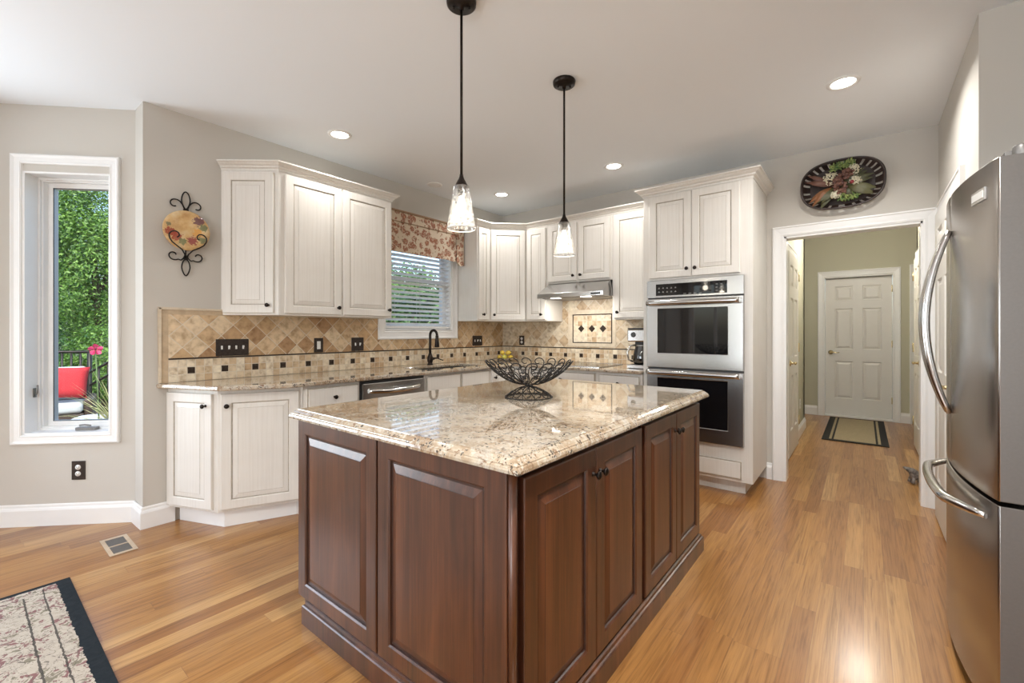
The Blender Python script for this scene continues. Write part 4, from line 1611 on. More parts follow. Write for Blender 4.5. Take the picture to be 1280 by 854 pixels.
# lemons heaped in the corner of the worktop
M_LEM = plain('yellow lemon skin', (0.80, 0.58, 0.09), 0.4, var=0.12, scale=60)
M_LEMG = plain('yellow green pear skin', (0.62, 0.60, 0.12), 0.4, var=0.15, scale=30)
plt = thing('fruit_plate', 'shallow cream plate in the worktop corner under the yellow fruit', 'plate', (-3.30, 4.02, 0.914))
m = MB(); m.lathe([(0, 0.001), (0.07, 0.001), (0.075, 0.006), (0.14, 0.022), (0.142, 0.026), (0.075, 0.012), (0, 0.010)], 32)
m.build('dish', M_TRAVB, plt)
lem = None
fr_spots = [(-0.055, -0.04, 0.040, 0), (0.035, -0.060, 0.047, 1), (0.065, 0.02, 0.040, 0), (-0.03, 0.045, 0.040, 0), (0.0, -0.005, 0.040, 1),
            (-0.02, -0.03, 0.092, 0), (0.035, 0.012, 0.092, 0)]
names_ = ['lower left yellow lemon of the heap in the worktop corner', 'yellow-green fruit low at the front of the heap', 'lower right yellow lemon of the heap near the corner',
          'yellow lemon at the rear of the heap near the corner wall', 'yellow-green fruit in the middle of the heap', 'upper left yellow lemon on top of the heap',
          'upper right yellow lemon on top of the heap']
for (x, y, z, g), lb in zip(fr_spots, names_):
    m = MB()
    m.lathe([(0, -0.038), (0.006, -0.035), (0.014, -0.029), (0.024, -0.016), (0.027, 0), (0.024, 0.016), (0.014, 0.029), (0.006, 0.035), (0, 0.040)], 16)
    o = m.build('lemon', M_LEMG if g else M_LEM, None, (-3.30 + x, 4.02 + y, 0.914 + z), (PI / 2 + random.uniform(-.3, .3), 0, random.uniform(0, 3)))
    tag(o, lb, 'fruit', 'yellow fruit heaped in the corner')

# ------------------------------------------------------------------ island
ISL = (-1.905, -0.752, 0.945, 2.645)
isl = thing('kitchen_island', 'dark cherry kitchen island base with raised-panel sides and doors', 'kitchen island', (-1.33, 1.79, 0))
IO = (-1.33, 1.79)
PZ = 0.096
m = MB()
m.box((ISL[0] - IO[0], ISL[2] - IO[1], 0.06), (ISL[1] - IO[0], 1.805 - IO[1], 0.874))
m.box((ISL[0] - IO[0], 1.832 - IO[1], 0.06), (ISL[1] - IO[0], ISL[3] - IO[1], 0.874))
m.box((ISL[0] - IO[0], 1.80 - IO[1], 0.06), (ISL[1] - 0.03 - IO[0], 1.84 - IO[1], 0.874))
m.build('body', M_CHERRY_D, isl)
m = MB()
PL = [(0, 0), (0.0, 0.075), (0.004, 0.079), (0.010, 0.082), (0.012, 0.092), (0.020, 0.097), (0.04, 0.097)]
pl = (-1.885, -0.716, 0.920, 2.665)
path = [(pl[0], pl[2]), (pl[0], pl[3]), (pl[1], pl[3]), (pl[1], pl[2])]
m.sweep([(a - IO[0], b - IO[1]) for a, b in path], PL, FLAT, closed=True)
m.face([(pl[0] - IO[0], pl[2] - IO[1], 0.0), (pl[1] - IO[0], pl[2] - IO[1], 0.0), (pl[1] - IO[0], pl[3] - IO[1], 0.0), (pl[0] - IO[0], pl[3] - IO[1], 0.0)])
m.build('plinth', M_CHERRY, isl)
CH = [M_CHERRY, M_CHERRY_D]
# near side: two fixed panels
Yf = 0.945 - IO[1]
m = MB(); board(m, 0.572, 0.760, 0.021, [(0.058, 0.058, 0.514, 0.704)], groove=0.010, slope=0.026, gw=0.008, step=0.006)
m.build('side_panel', CH, isl, (-1.924 - IO[0], Yf, 0.110))
m = MB(); board(m, 0.588, 0.760, 0.021, [(0.062, 0.058, 0.508, 0.704)], groove=0.010, slope=0.026, gw=0.008, step=0.006)
m.build('side_panel', CH, isl, (-1.343 - IO[0], Yf, 0.110))
# rounded corner post
m = MB()
m.tube([(-0.746 - IO[0], 0.940 - IO[1], 0.10), (-0.746 - IO[0], 0.940 - IO[1], 0.873)], 0.0125, 14)
m.build('corner_post', M_CHERRY, isl)
# doors on the right side (face +x)
Xf = ISL[1] - IO[0]


def isl_door(y0, y1, kx):
    wd = y1 - y0
    m = MB()
    board(m, wd, 0.738, 0.022, [(0.060, 0.060, wd - 0.060, 0.738 - 0.060)], groove=0.010, slope=0.026, gw=0.008, step=0.006)
    d = m.build('door', CH, isl, (Xf, y0 - IO[1], 0.108), (0, 0, PI / 2))
    knob(d, kx, 0.738 - 0.086, -0.022)


isl_door(0.974, 1.390, 0.416 - 0.024)
isl_door(1.393, 1.800, 0.024)
isl_door(1.838, 2.236, 0.398 - 0.024)
isl_door(2.239, 2.632, 0.024)

# island granite top with stepped ogee edge
m = MB()
OG = [(0.0, 0.0), (0.0, 0.0), (0.0, 0.008), (0.003, 0.015), (0.007, 0.018), (0.0075, 0.021), (0.013, 0.024), (0.020, 0.031), (0.027, 0.034), (0.028, 0.038)][1:]
T_ = (-1.965, -0.700, 0.902, 2.712)
path = [(T_[0], T_[2]), (T_[0], T_[3]), (T_[1], T_[3]), (T_[1], T_[2])]
m.sweep(path, OG, lambda a, b, h: Vector((a, b, 0.876 + h)), closed=True)
q = 0.028
m.face([(T_[0] + q, T_[2] + q, 0.914), (T_[1] - q, T_[2] + q, 0.914), (T_[1] - q, T_[3] - q, 0.914), (T_[0] + q, T_[3] - q, 0.914)])
m.face([(T_[0], T_[2], 0.876), (T_[1], T_[2], 0.876), (T_[1], T_[3], 0.876), (T_[0], T_[3], 0.876)])
o = m.build('island_countertop', M_GRAN)
tag(o, 'thick beige granite slab with ogee edge on top of the island', 'countertop')


# ------------------------------------------------------------------ scroll ironwork helpers
def spiral(cx, cy, r0, r1, a0, a1, n=18):
    out = []
    for k in range(n + 1):
        f = k / n
        a = a0 + (a1 - a0) * f
        r = r0 + (r1 - r0) * (f ** 0.8)
        out.append((cx + r * math.cos(a), cy + r * math.sin(a)))
    return out


def surf_of_rev(prof):
    """returns f(v)->(r,z) over cumulative length of a profile"""
    L = [0]
    for a, b in zip(prof, prof[1:]):
        L.append(L[-1] + math.dist(a, b))

    def f(v):
        v = max(0, min(v, L[-1]))
        for i in range(len(prof) - 1):
            if v <= L[i + 1] or i == len(prof) - 2:
                k = (v - L[i]) / (L[i + 1] - L[i])
                return (prof[i][0] + (prof[i + 1][0] - prof[i][0]) * k, prof[i][1] + (prof[i + 1][1] - prof[i][1]) * k)
    return f, L[-1]


def horn(m, f, th, v0, v1, wdt, side, r, sweep=1.75):
    """one ram's-horn wire: rises from (th, v0) and curls away at the top, wdt in metres"""
    rr = wdt / 2
    vc = v1 - rr
    pts = [(0, v0 + (vc - v0) * k / 7) for k in range(7)]
    pts += spiral(rr, vc, rr, rr * 0.28, PI, PI - sweep * PI, 22)
    P = []
    rm = f(vc)[0]
    for u, v in pts:
        R, z = f(v)
        lean = 0.10 * (v - v0)
        a = th + side * (u + lean) / max(rm, 0.02)
        P.append((R * math.cos(a), R * math.sin(a), z))
    m.tube(P, r, 6)


bw = thing('wire_fruit_bowl', 'black wrought-iron scroll fruit bowl on a footed base on the island', 'bowl', (-1.350, 1.835, 0.914))
prof = [(0.016, 0.066), (0.05, 0.069), (0.085, 0.078), (0.12, 0.094), (0.15, 0.113), (0.178, 0.134), (0.200, 0.155), (0.218, 0.176), (0.230, 0.196)]
f, L = surf_of_rev(prof)
m = MB()
N1 = 18
for k in range(N1):
    th = 2 * PI * k / N1
    wd = 2 * PI * f(L * 0.95)[0] / N1
    horn(m, f, th, L * 0.50, L, wd * 0.86, 1, 0.0030, 1.75)
    wd = 2 * PI * f(L * 0.62)[0] / N1
    horn(m, f, th + PI / N1, L * 0.20, L * 0.76, wd * 0.92, -1, 0.0028, 1.75)
    horn(m, f, th + PI / N1, L * 0.34, L * 0.60, wd * 0.55, 1, 0.0024, 1.7)
for k in range(9):
    th = 2 * PI * k / 9
    wd = 2 * PI * f(L * 0.35)[0] / 9
    horn(m, f, th, 0.0, L * 0.46, wd * 0.62, 1, 0.0026, 1.6)
    horn(m, f, th, 0.0, L * 0.40, wd * 0.5, -1, 0.0026, 1.6)
m.build('basket', M_IRON, bw, doubles=False)
m = MB()
for k in range(7):
    a = 2 * PI * k / 7
    m.tube([(0.030 * math.cos(a), 0.030 * math.sin(a), 0.048), (0.016 * math.cos(a + .3), 0.016 * math.sin(a + .3), 0.057), (0.022 * math.cos(a + .6), 0.022 * math.sin(a + .6), 0.068)], 0.003, 6)
m.tube([(0.019 * math.cos(2 * PI * k / 20), 0.019 * math.sin(2 * PI * k / 20), 0.058) for k in range(20)], 0.0035, 6, closed=True)
m.build('stem', M_IRON, bw)
prof2 = [(0.018, 0.056), (0.045, 0.050), (0.075, 0.036), (0.10, 0.020), (0.120, 0.004)]
f2, L2 = surf_of_rev(prof2)
m = MB()
m.tube([(0.121 * math.cos(2 * PI * k / 48), 0.121 * math.sin(2 * PI * k / 48), 0.0035) for k in range(48)], 0.0033, 6, closed=True)
N2 = 12
for k in range(N2):
    th = 2 * PI * k / N2
    m.tube([(f2(L2 * j / 8)[0] * math.cos(th + 0.05 * j), f2(L2 * j / 8)[0] * math.sin(th + 0.05 * j), f2(L2 * j / 8)[1]) for j in range(9)], 0.0026, 6)
    cx = th + 2 * PI / N2 * 0.5 + 0.28
    pts = spiral(0, 0, 0.024, 0.007, -PI / 2, -PI / 2 + 3.3 * PI / 2, 20)
    P = []
    for u, v in pts:
        R, z = f2(L2 * 0.72 - v)
        P.append((R * math.cos(cx + u / 0.095), R * math.sin(cx + u / 0.095), z + 0.001))
    m.tube(P, 0.0024, 6)
m.build('foot', M_IRON, bw, doubles=False)

# ------------------------------------------------------------------ wall plate in its iron holder
PLY, PLZ = 0.960, 1.905
ph = thing('iron_plate_holder', 'black iron scroll plate holder hanging on the wall left of the cabinets', 'plate holder', (SX, PLY, PLZ), PI / 2)
# local x -> +Y world, local -y -> into room
m = MB()


def wire(pts, y=-0.012, r=0.0042, m_=None):
    m.tube([(a, y if not callable(y) else y(i / (len(pts) - 1)), b) for i, (a, b) in enumerate(pts)], r, 8)


def leafloop(cz, h, w_):
    pts = []
    for k in range(24):
        t = 2 * PI * k / 24
        s = math.sin(t)
        pts.append((w_ * s * (1 - 0.15 * abs(math.cos(t))) * abs(math.sin(t / 2 if t < PI else PI - t / 2)) ** 0.2, cz - h * math.cos(t)))
    m.tube([(a, -0.012, b) for a, b in pts], 0.0042, 8, closed=True)


leafloop(0.228, 0.058, 0.026)
leafloop(-0.222, 0.055, 0.025)
for s in (-1, 1):
    # upper C scroll
    wire([(s * 0.006, 0.165), (s * 0.02, 0.20)] + [(s * a, b) for a, b in spiral(0.062, 0.195, 0.040, 0.014, PI * 0.95, -PI * 0.65, 22)])
    # lower C scroll
    wire([(s * 0.004, -0.140), (s * 0.014, -0.162), (s * 0.028, -0.175)] + [(s * a, b) for a, b in spiral(0.068, -0.145, 0.036, 0.013, -PI * 0.75, PI * 0.95, 22)])
    # arm that swings forward to hold the plate
    arm = [(s * 0.004, -0.165), (s * 0.010, -0.135), (s * 0.030, -0.108), (s * 0.062, -0.088), (s * 0.088, -0.068)]
    arm += [(s * a, b) for a, b in spiral(0.068, -0.022, 0.044, 0.012, -PI * 0.30, PI * 1.35, 24)]
    n_ = len(arm)
    wire(arm, lambda t: -0.012 - 0.052 * min(1, t * 9))
m.tube([(0, -0.008, 0.175), (0, -0.008, -0.17)], 0.004, 8)
m.box((-0.014, -0.018, 0.155), (0.014, -0.004, 0.172)); m.box((-0.010, -0.018, -0.172), (0.010, -0.004, -0.156))
m.build('scrollwork', M_IRON, ph, doubles=False)


def plate_mat():
    t = NT('painted fruit plate')
    co = t.coords()
    x, y, z = t.sep(co)[:3]
    n = t.noise(co, 14.0, 4.0, 0.6)
    n2 = t.noise(co, 75.0, 4.0, 0.7)
    c = t.ramp(n[0], [(0.3, (0.50, 0.27, 0.10)), (0.5, (0.66, 0.43, 0.19)), (0.7, (0.74, 0.58, 0.34))])

    def blob(cx, cz, r, col, fac=0.9, thr=0.0):
        d = t.math('SQRT', t.math('ADD', t.math('POWER', t.math('SUBTRACT', x, cx), 2), t.math('POWER', t.math('SUBTRACT', z, cz), 2)))
        d = t.math('ADD', d, t.math('MULTIPLY', t.math('SUBTRACT', n2[0], 0.5), r * 3.2))
        return t.mix(t.math('MULTIPLY', t.math('LESS_THAN', d, r), fac), c, col)
    c = blob(0.07, 0.075, 0.030, (0.14, 0.05, 0.07))
    c = blob(0.095, 0.035, 0.022, (0.16, 0.19, 0.09))
    c = blob(0.065, -0.005, 0.026, (0.72, 0.36, 0.08))
    c = blob(-0.09, -0.02, 0.030, (0.33, 0.05, 0.03))
    c = blob(-0.055, -0.045, 0.028, (0.40, 0.07, 0.04))
    c = blob(0.035, -0.06, 0.028, (0.30, 0.05, 0.05))
    c = blob(-0.02, -0.075, 0.022, (0.20, 0.22, 0.10))
    c = blob(0.09, -0.05, 0.022, (0.22, 0.24, 0.12))
    c = blob(-0.10, 0.03, 0.014, (0.20, 0.18, 0.10))
    t.set(color=c, rough=0.18, coat=0.5)
    return t.m


m = MB()
T = Matrix.Rotation(PI / 2, 4, 'X')
m.lathe([(0, 0.0), (0.075, 0.0), (0.085, 0.004), (0.128, 0.016), (0.133, 0.019), (0.131, 0.022), (0.085, 0.011), (0.07, 0.006), (0, 0.006)], 40, T)
o = m.build('decorative_plate', plate_mat(), None, (SX + 0.022, PLY - 0.002, PLZ + 0.022), (0, 0, PI / 2))
tag(o, 'round ochre plate painted with fruit held in the iron wall holder', 'plate')

# ------------------------------------------------------------------ oval basket of dried flowers over the hall opening
BC = (-0.134, 2.392)
ba = thing('woven_wall_basket', 'dark oval woven basket tray mounted above the hall opening', 'basket', (BC[0], OY, BC[1]))
M_WICK = wood('dark basket splint', (0.014, 0.008, 0.007), (0.028, 0.015, 0.012), (0.05, 0.028, 0.02), 0.6)


def sup(t, a=0.258, b=0.185, e=2.6, k=1.0):
    c, s = math.cos(t), math.sin(t)
    tl = 0.045
    x = k * a * math.copysign(abs(c) ** (2 / e), c)
    z = k * b * math.copysign(abs(s) ** (2 / e), s)
    return (x * math.cos(tl) - z * math.sin(tl) * 0, z)


NB = 72
m = MB()
m.tube([(*[sup(2 * PI * k / NB)[0]], -0.075, sup(2 * PI * k / NB)[1]) for k in range(NB)], 0.0075, 8, closed=True)
m.tube([(*[sup(2 * PI * k / NB, k=0.97)[0]], -0.062, sup(2 * PI * k / NB, k=0.97)[1]) for k in range(NB)], 0.005, 6, closed=True)
m.build('rim', M_WICK, ba)
m = MB()
P0 = [sup(2 * PI * k / NB, k=0.80) for k in range(NB)]
for y in (-0.010, -0.014):
    m.face([(p[0], y, p[1]) for p in P0])
for k in range(NB):
    l = (k + 1) % NB
    m.face([(P0[k][0], -0.010, P0[k][1]), (P0[l][0], -0.010, P0[l][1]), (P0[l][0], -0.014, P0[l][1]), (P0[k][0], -0.014, P0[k][1])])
m.build('woven_base', M_WICK, ba)
NS = 26
for k in range(NS):
    m = MB()
    t0 = 2 * PI * (k - 0.33) / NS
    t1 = 2 * PI * (k + 0.33) / NS
    for (k0, y0, k1, y1) in ((0.79, -0.012, 0.88, -0.030), (0.88, -0.030, 0.99, -0.072)):
        a, b, c, d = sup(t0, k=k0), sup(t1, k=k0), sup(t1, k=k1), sup(t0, k=k1)
        for off in (0, -0.003):
            m.face([(a[0], y0 + off, a[1]), (b[0], y0 + off, b[1]), (c[0], y1 + off, c[1]), (d[0], y1 + off, d[1])])
    m.build('splint', M_WICK, ba)

fa_ = thing('dried_flower_arrangement', 'spray of cream blossoms, brown pods and olive leaves lying in the oval basket', 'flowers', (BC[0], OY - 0.03, BC[1]))


def leafshape(m, base, ang, ln, wd, y0, lift, mi=0):
    ca, sa = math.cos(ang), math.sin(ang)
    rows = []
    for k in range(7):
        f_ = k / 6
        ww = wd * math.sin(PI * min(1, f_ * 0.93 + 0.05)) * (1 - 0.2 * f_)
        cx = base[0] + ca * ln * f_
        cz = base[1] + sa * ln * f_
        y = y0 - lift * math.sin(PI * f_ * 0.8)
        rows.append([(cx - sa * ww, y + 0.006, cz + ca * ww), (cx, y, cz), (cx + sa * ww, y + 0.006, cz - ca * ww)])
    for a, b in zip(rows, rows[1:]):
        for j in range(2):
            f = m.face([a[j], a[j + 1], b[j + 1], b[j]], mi)
            f.smooth = True


ML = {'olive': leaf_mat('olive dried leaf', (0.045, 0.05, 0.02), (0.12, 0.115, 0.045), trans=0.1),
      'brown': leaf_mat('brown dried leaf', (0.08, 0.03, 0.022), (0.20, 0.09, 0.06), trans=0.1),
      'green': leaf_mat('fresh green sprig', (0.05, 0.12, 0.03), (0.34, 0.40, 0.12), trans=0.1),
      'orange': leaf_mat('orange russet leaf', (0.14, 0.07, 0.025), (0.40, 0.13, 0.04), trans=0.1),
      'cream': leaf_mat('cream petals', (0.66, 0.60, 0.42), (0.80, 0.76, 0.62), trans=0.1)}
rnd = random.Random(3)
for (base, a0, n, ln, wd, mat) in (((-0.02, -0.01), 0.35, 5, 0.20, 0.028, 'olive'), ((0.03, -0.03), -0.25, 5, 0.18, 0.032, 'olive'),
                                   ((-0.05, 0.0), 2.75, 4, 0.18, 0.020, 'brown'), ((-0.06, -0.02), 3.7, 6, 0.17, 0.018, 'orange'),
                                   ((-0.04, -0.03), 3.95, 5, 0.16, 0.026, 'olive'), ((0.0, -0.02), 5.1, 4, 0.13, 0.020, 'olive')):
    for k in range(n):
        m = MB()
        leafshape(m, base, a0 + rnd.uniform(-0.28, 0.28), ln * rnd.uniform(0.75, 1.1), wd, -0.03 - rnd.uniform(0, 0.03), 0.03)
        m.build('leaf', ML[mat], fa_)
for (cx, cz, r_) in ((-0.065, 0.045, 0.048), (0.075, 0.085, 0.042), (0.085, 0.0, 0.034), (-0.035, -0.085, 0.032)):
    m = MB()
    for k in range(110):
        a = rnd.uniform(0, 2 * PI); q_ = math.sqrt(rnd.random()) * r_
        y = -0.055 - 0.035 * math.sqrt(max(0, 1 - (q_ / r_) ** 2))
        leafshape(m, (cx + q_ * math.cos(a), cz + q_ * math.sin(a)), rnd.uniform(0, 2 * PI), 0.014, 0.005, y, 0.006)
    m.build('cream_blossom', ML['cream'], fa_)
for (cx, cz, n, r_) in ((0.0, 0.03, 26, 0.055), (0.04, 0.055, 20, 0.045), (0.0, -0.045, 20, 0.05), (-0.015, 0.0, 16, 0.04)):
    m = MB()
    for k in range(n):
        a = rnd.uniform(0, 2 * PI)
        q_ = rnd.uniform(0, r_ * 0.5)
        leafshape(m, (cx + q_ * math.cos(a), cz + q_ * math.sin(a)), a, r_ * rnd.uniform(0.5, 0.8), 0.012, -0.085 - rnd.uniform(0, 0.015), 0.012)
    m.build('brown_petals', ML['brown'], fa_)
for (cx, cz, a0) in ((-0.03, 0.115, 2.3), (0.01, 0.12, 1.3), (0.05, 0.13, 0.9), (0.04, -0.09, 5.1), (0.07, -0.10, 5.6), (0.02, -0.10, 4.5)):
    m = MB()
    for k in range(30):
        leafshape(m, (cx + rnd.uniform(-0.03, 0.03), cz + rnd.uniform(-0.025, 0.025)), a0 + rnd.uniform(-1, 1), 0.028, 0.006, -0.06 - rnd.uniform(0, 0.02), 0.005)
    m.build('green_sprig', ML['green'], fa_)
m = MB(); m.lathe([(0, -0.014), (0.010, -0.01), (0.014, 0), (0.010, 0.01), (0, 0.014)], 12, Matrix.Translation((0.065, -0.10, -0.015)))
m.build('red_berry', plain('red berry', (0.30, 0.02, 0.03), 0.3), fa_)

# ------------------------------------------------------------------ pendant lamps
def seeded_glass():
    t = NT('clear seeded glass')
    t.t.nodes.remove(t.p)
    co = t.coords()
    n = t.noise(co, 95.0, 2.0, 0.5)
    b = t.n('ShaderNodeBump'); b.inputs['Strength'].default_value = 0.6; b.inputs['Distance'].default_value = 0.003
    t.l(n[0], b.inputs['Height'])
    tr = t.n('ShaderNodeBsdfTransparent'); tr.inputs[0].default_value = (0.97, 0.97, 0.97, 1)
    gl = t.n('ShaderNodeBsdfGlossy'); gl.inputs['Roughness'].default_value = 0.12
    t.l(b.outputs[0], gl.inputs['Normal'])
    tl = t.n('ShaderNodeBsdfTranslucent'); tl.inputs[0].default_value = (0.8, 0.8, 0.78, 1)
    fr_ = t.n('ShaderNodeLayerWeight'); fr_.inputs[0].default_value = 0.45
    t.l(b.outputs[0], fr_.inputs['Normal'])
    m1 = t.n('ShaderNodeMixShader')
    t.l(t.ramp(n[0], [(0.47, (0.03, 0.03, 0.03)), (0.60, (0.30, 0.30, 0.30))]), m1.inputs[0])
    t.l(tr.outputs[0], m1.inputs[1]); t.l(tl.outputs[0], m1.inputs[2])
    m2 = t.n('ShaderNodeMixShader')
    t.l(t.math('MULTIPLY', fr_.outputs['Facing'], 0.75), m2.inputs[0])
    t.l(m1.outputs[0], m2.inputs[1]); t.l(gl.outputs[0], m2.inputs[2])
    t.l(m2.outputs[0], t.out.inputs[0])
    return t.m


M_SEED = seeded_glass()
M_RIM_GLINT = plain('glass rim with painted glint', (0.72, 0.73, 0.72), 0.15, var=0.0)  # opaque white paints the light that the clear glass rim catches
M_BULB = emis('glowing bulb', (1.0, 0.93, 0.80), 7.0)


def pendant(label, x, y, zb):
    r = thing('pendant_lamp', label, 'lamp', (x, y, CEIL), 0, 'pendant lamps over the island')
    m = MB()
    m.lathe([(0, -0.0005), (0.064, -0.0005), (0.066, -0.006), (0.064, -0.022), (0.056, -0.028), (0.012, -0.030), (0.010, -0.045), (0, -0.045)], 36)
    for a in (0.7, 0.7 + PI):
        m.lathe([(0, -0.040), (0.005, -0.038), (0.006, -0.032), (0.005, -0.028)], 10, Matrix.Translation((0.035 * math.cos(a), 0.035 * math.sin(a), 0)))
    m.build('canopy', M_BRONZE, r)
    zt = zb + 0.190 - CEIL
    m = MB(); m.tube([(0, 0, -0.04), (0, 0, zt + 0.045)], 0.006, 12)
    m.build('rod', M_BRONZE, r)
    m = MB()
    m.lathe([(0, zt + 0.050), (0.008, zt + 0.050), (0.009, zt + 0.040), (0.013, zt + 0.030), (0.020, zt + 0.018), (0.026, zt + 0.006), (0.029, zt + 0.0), (0.029, zt - 0.006), (0.018, zt - 0.008), (0.016, zt - 0.045), (0, zt - 0.045)], 24)
    m.build('socket_cap', M_BRONZE, r)
    m = MB()
    zb_ = zb - CEIL
    m.lathe([(0.030, zt - 0.001), (0.034, zt - 0.003), (0.036, zt - 0.012), (0.046, zb_ + 0.115), (0.058, zb_ + 0.045), (0.0635, zb_ + 0.004), (0.0635, zb_), (0.061, zb_), (0.061, zb_ + 0.004),
             (0.0555, zb_ + 0.045), (0.0435, zb_ + 0.115), (0.0335, zt - 0.013), (0.030, zt - 0.005)], 40)
    sh = m.build('glass_shade', M_SEED, r)
    m = MB()
    m.tube([(0.0623 * math.cos(2 * PI * k / 40), 0.0623 * math.sin(2 * PI * k / 40), zb_) for k in range(40)], 0.0022, 6, closed=True)
    m.build('rim', M_RIM_GLINT, sh)
    m = MB()
    m.lathe([(0, zt - 0.045), (0.010, zt - 0.047), (0.013, zt - 0.062), (0.018, zt - 0.076), (0.021, zt - 0.090), (0.018, zt - 0.104), (0.009, zt - 0.112), (0, zt - 0.114)], 20)
    m.build('bulb', M_BULB, r)
    d = bpy.data.lights.new('pendant_light', 'POINT'); d.energy = PEND_W; d.color = (1.0, 0.88, 0.70); d.shadow_soft_size = 0.028
    l = bpy.data.objects.new('pendant_light', d); l.location = (0, 0, zt - 0.150)
    link(l, r)
    return r


pendant('nearer bronze pendant lamp with seeded glass cone over the island', -1.390, 1.388, 1.705)
pendant('farther bronze pendant lamp with seeded glass cone over the island', -1.368, 2.208, 1.698)

# ------------------------------------------------------------------ recessed ceiling lights
M_CANL = emis('lit downlight lens', (1.0, 0.96, 0.88), 16.0)


def can(label, x, y, on=True, r_=0.062, group='recessed ceiling lights', watt=1.0):
    r = thing('recessed_light', label, 'ceiling light', (x, y, CEIL), 0, group)
    m = MB()
    m.lathe([(r_ + 0.022, -0.0003), (r_ + 0.021, -0.004), (r_ + 0.010, -0.008), (r_, -0.007), (r_ - 0.004, -0.001)], 36)
    m.build('trim_ring', M_TRIM, r)
    m = MB(); m.lathe([(0, -0.004), (r_ - 0.006, -0.004), (r_ - 0.003, -0.0015)], 36)
    m.build('lens', M_CANL if on else M_TRIM, r)
    if on:
        d = bpy.data.lights.new('downlight', 'AREA'); d.shape = 'DISK'; d.size = 0.11; d.energy = CAN_W * watt; d.color = (1.0, 0.975, 0.94)
        d.spread = math.radians(150)
        l = bpy.data.objects.new('downlight', d); l.location = (0, 0, -0.012); link(l, r)
    return r


can('lit recessed ceiling light above the left wall cabinets', -3.040, 1.769)
can('lit recessed ceiling light near the corner cabinet', -3.016, 3.612)
can('lit recessed ceiling light in front of the oven tower, nearer the hood', -1.726, 3.610)
can('large lit recessed ceiling light toward the hall opening and fridge', -0.094, 3.240, watt=3.6)
can('unlit white ceiling disc above the sink window', -3.342, 2.960, False, 0.055, 'ceiling discs')
# unseen downlights added out of view to brighten the room
for k, (x, y, wt_) in enumerate(((-0.1, 0.9, 8.0), (-0.1, -1.6, 5.0), (-2.6, -2.9, 4.0))):
    can('added recessed ceiling light out of view that brightens the room', x, y, watt=wt_)
hd = bpy.data.lights.new('hall_lamp_light', 'POINT'); hd.energy = HALL_W; hd.color = (1.0, 0.93, 0.82); hd.shadow_soft_size = 0.12
hl = thing('hall_ceiling_lamp', 'round flush ceiling lamp in the hall beyond the opening', 'ceiling light', (-0.05, 6.2, CEIL))
m = MB(); m.lathe([(0.15, -0.0005), (0.155, -0.01), (0.15, -0.03)], 32)
m.build('ring', M_BRONZE, hl)
m = MB(); m.lathe([(0.147, -0.028), (0.13, -0.055), (0.08, -0.078), (0, -0.085)], 32)
m.build('diffuser', emis('lit diffuser', (1.0, 0.92, 0.78), 4.0), hl)
l = bpy.data.objects.new('hall_lamp_light', hd); l.location = (0, 0, -0.23); link(l, hl)

# ------------------------------------------------------------------ refrigerator
fg = thing('refrigerator', 'stainless french-door refrigerator with bowed front in the right recess', 'refrigerator', (0.33, 2.425, 0))
FO = (0.33, 2.425)
HWD = 0.458


def bow(y):
    return 0.266 + 0.052 * (abs(y) / HWD) ** 2.0 - FO[0]


def front_slab(y0, y1, z0, z1, name, n=14, back=0.045, rnd_=0.006):
    m = MB()
    F = []
    for k in range(n + 1):
        y = y0 + (y1 - y0) * k / n
        F.append((bow(y), y))
    # round the two vertical edges
    F[0] = (F[0][0] + rnd_, y0); F[-1] = (F[-1][0] + rnd_, y1)
    F.insert(1, (bow(y0) + rnd_ * 0.3, y0 + rnd_ * 0.3)); F.insert(-1, (bow(y1) + rnd_ * 0.3, y1 - rnd_ * 0.3))
    F.sort(key=lambda p: p[1])
    poly = F + [(back, y1), (back, y0)]
    A = [m.bm.verts.new((p[0], p[1], z0)) for p in poly]
    B = [m.bm.verts.new((p[0], p[1], z1)) for p in poly]
    m.bm.faces.new(A); m.bm.faces.new(B)
    nn = len(poly)
    for i in range(nn):
        j = (i + 1) % nn
        f = m.bm.faces.new([A[i], A[j], B[j], B[i]])
        f.smooth = i < nn - 3
        f.material_index = 0 if i < nn - 3 else 1
    return m.build(name, [M_STEELV, M_FDOOR], fg, bevel=0.003)


m = MB(); m.box((0.052, -HWD + 0.004, 0.02), (0.75, HWD - 0.004, 1.765))
m.build('body', M_FSIDE, fg, bevel=0.004)
m = MB(); m.box((0.0, -HWD + 0.02, 0.0), (0.70, HWD - 0.02, 0.05))
m.build('kick_plate', M_DGREY, fg)
d1 = front_slab(-HWD, -0.003, 0.735, 1.782, 'door')
d2 = front_slab(0.003, HWD, 0.735, 1.782, 'door')
d3 = front_slab(-HWD, HWD, 0.062, 0.722, 'freezer_drawer', 24)
for d, s in ((d1, -1), (d2, 1)):
    m = MB()
    pts = []
    rr = []
    for k in range(25):
        f_ = k / 24
        b_ = math.sin(PI * f_)
        pts.append((bow(0.03) - 0.004 - 0.072 * b_ ** 0.85, s * (0.026 + 0.010 * b_), 0.935 + (1.64 - 0.935) * f_))
        rr.append(0.010 + 0.005 * b_)
    m.tube(pts, rr, 12)
    m.build('handle', M_CHROME, d)
m = MB()
pts, rr = [], []
for k in range(29):
    f_ = k / 28
    b_ = math.sin(PI * f_)
    y = -0.385 + 0.77 * f_
    pts.append((bow(y) + 0.004 - 0.062 * min(1, b_ * 1.8) ** 0.8, y, 0.665))
    rr.append(0.011 + 0.006 * min(1, b_ * 2))
m.tube(pts, rr, 12)
m.build('handle', M_CHROME, d3)
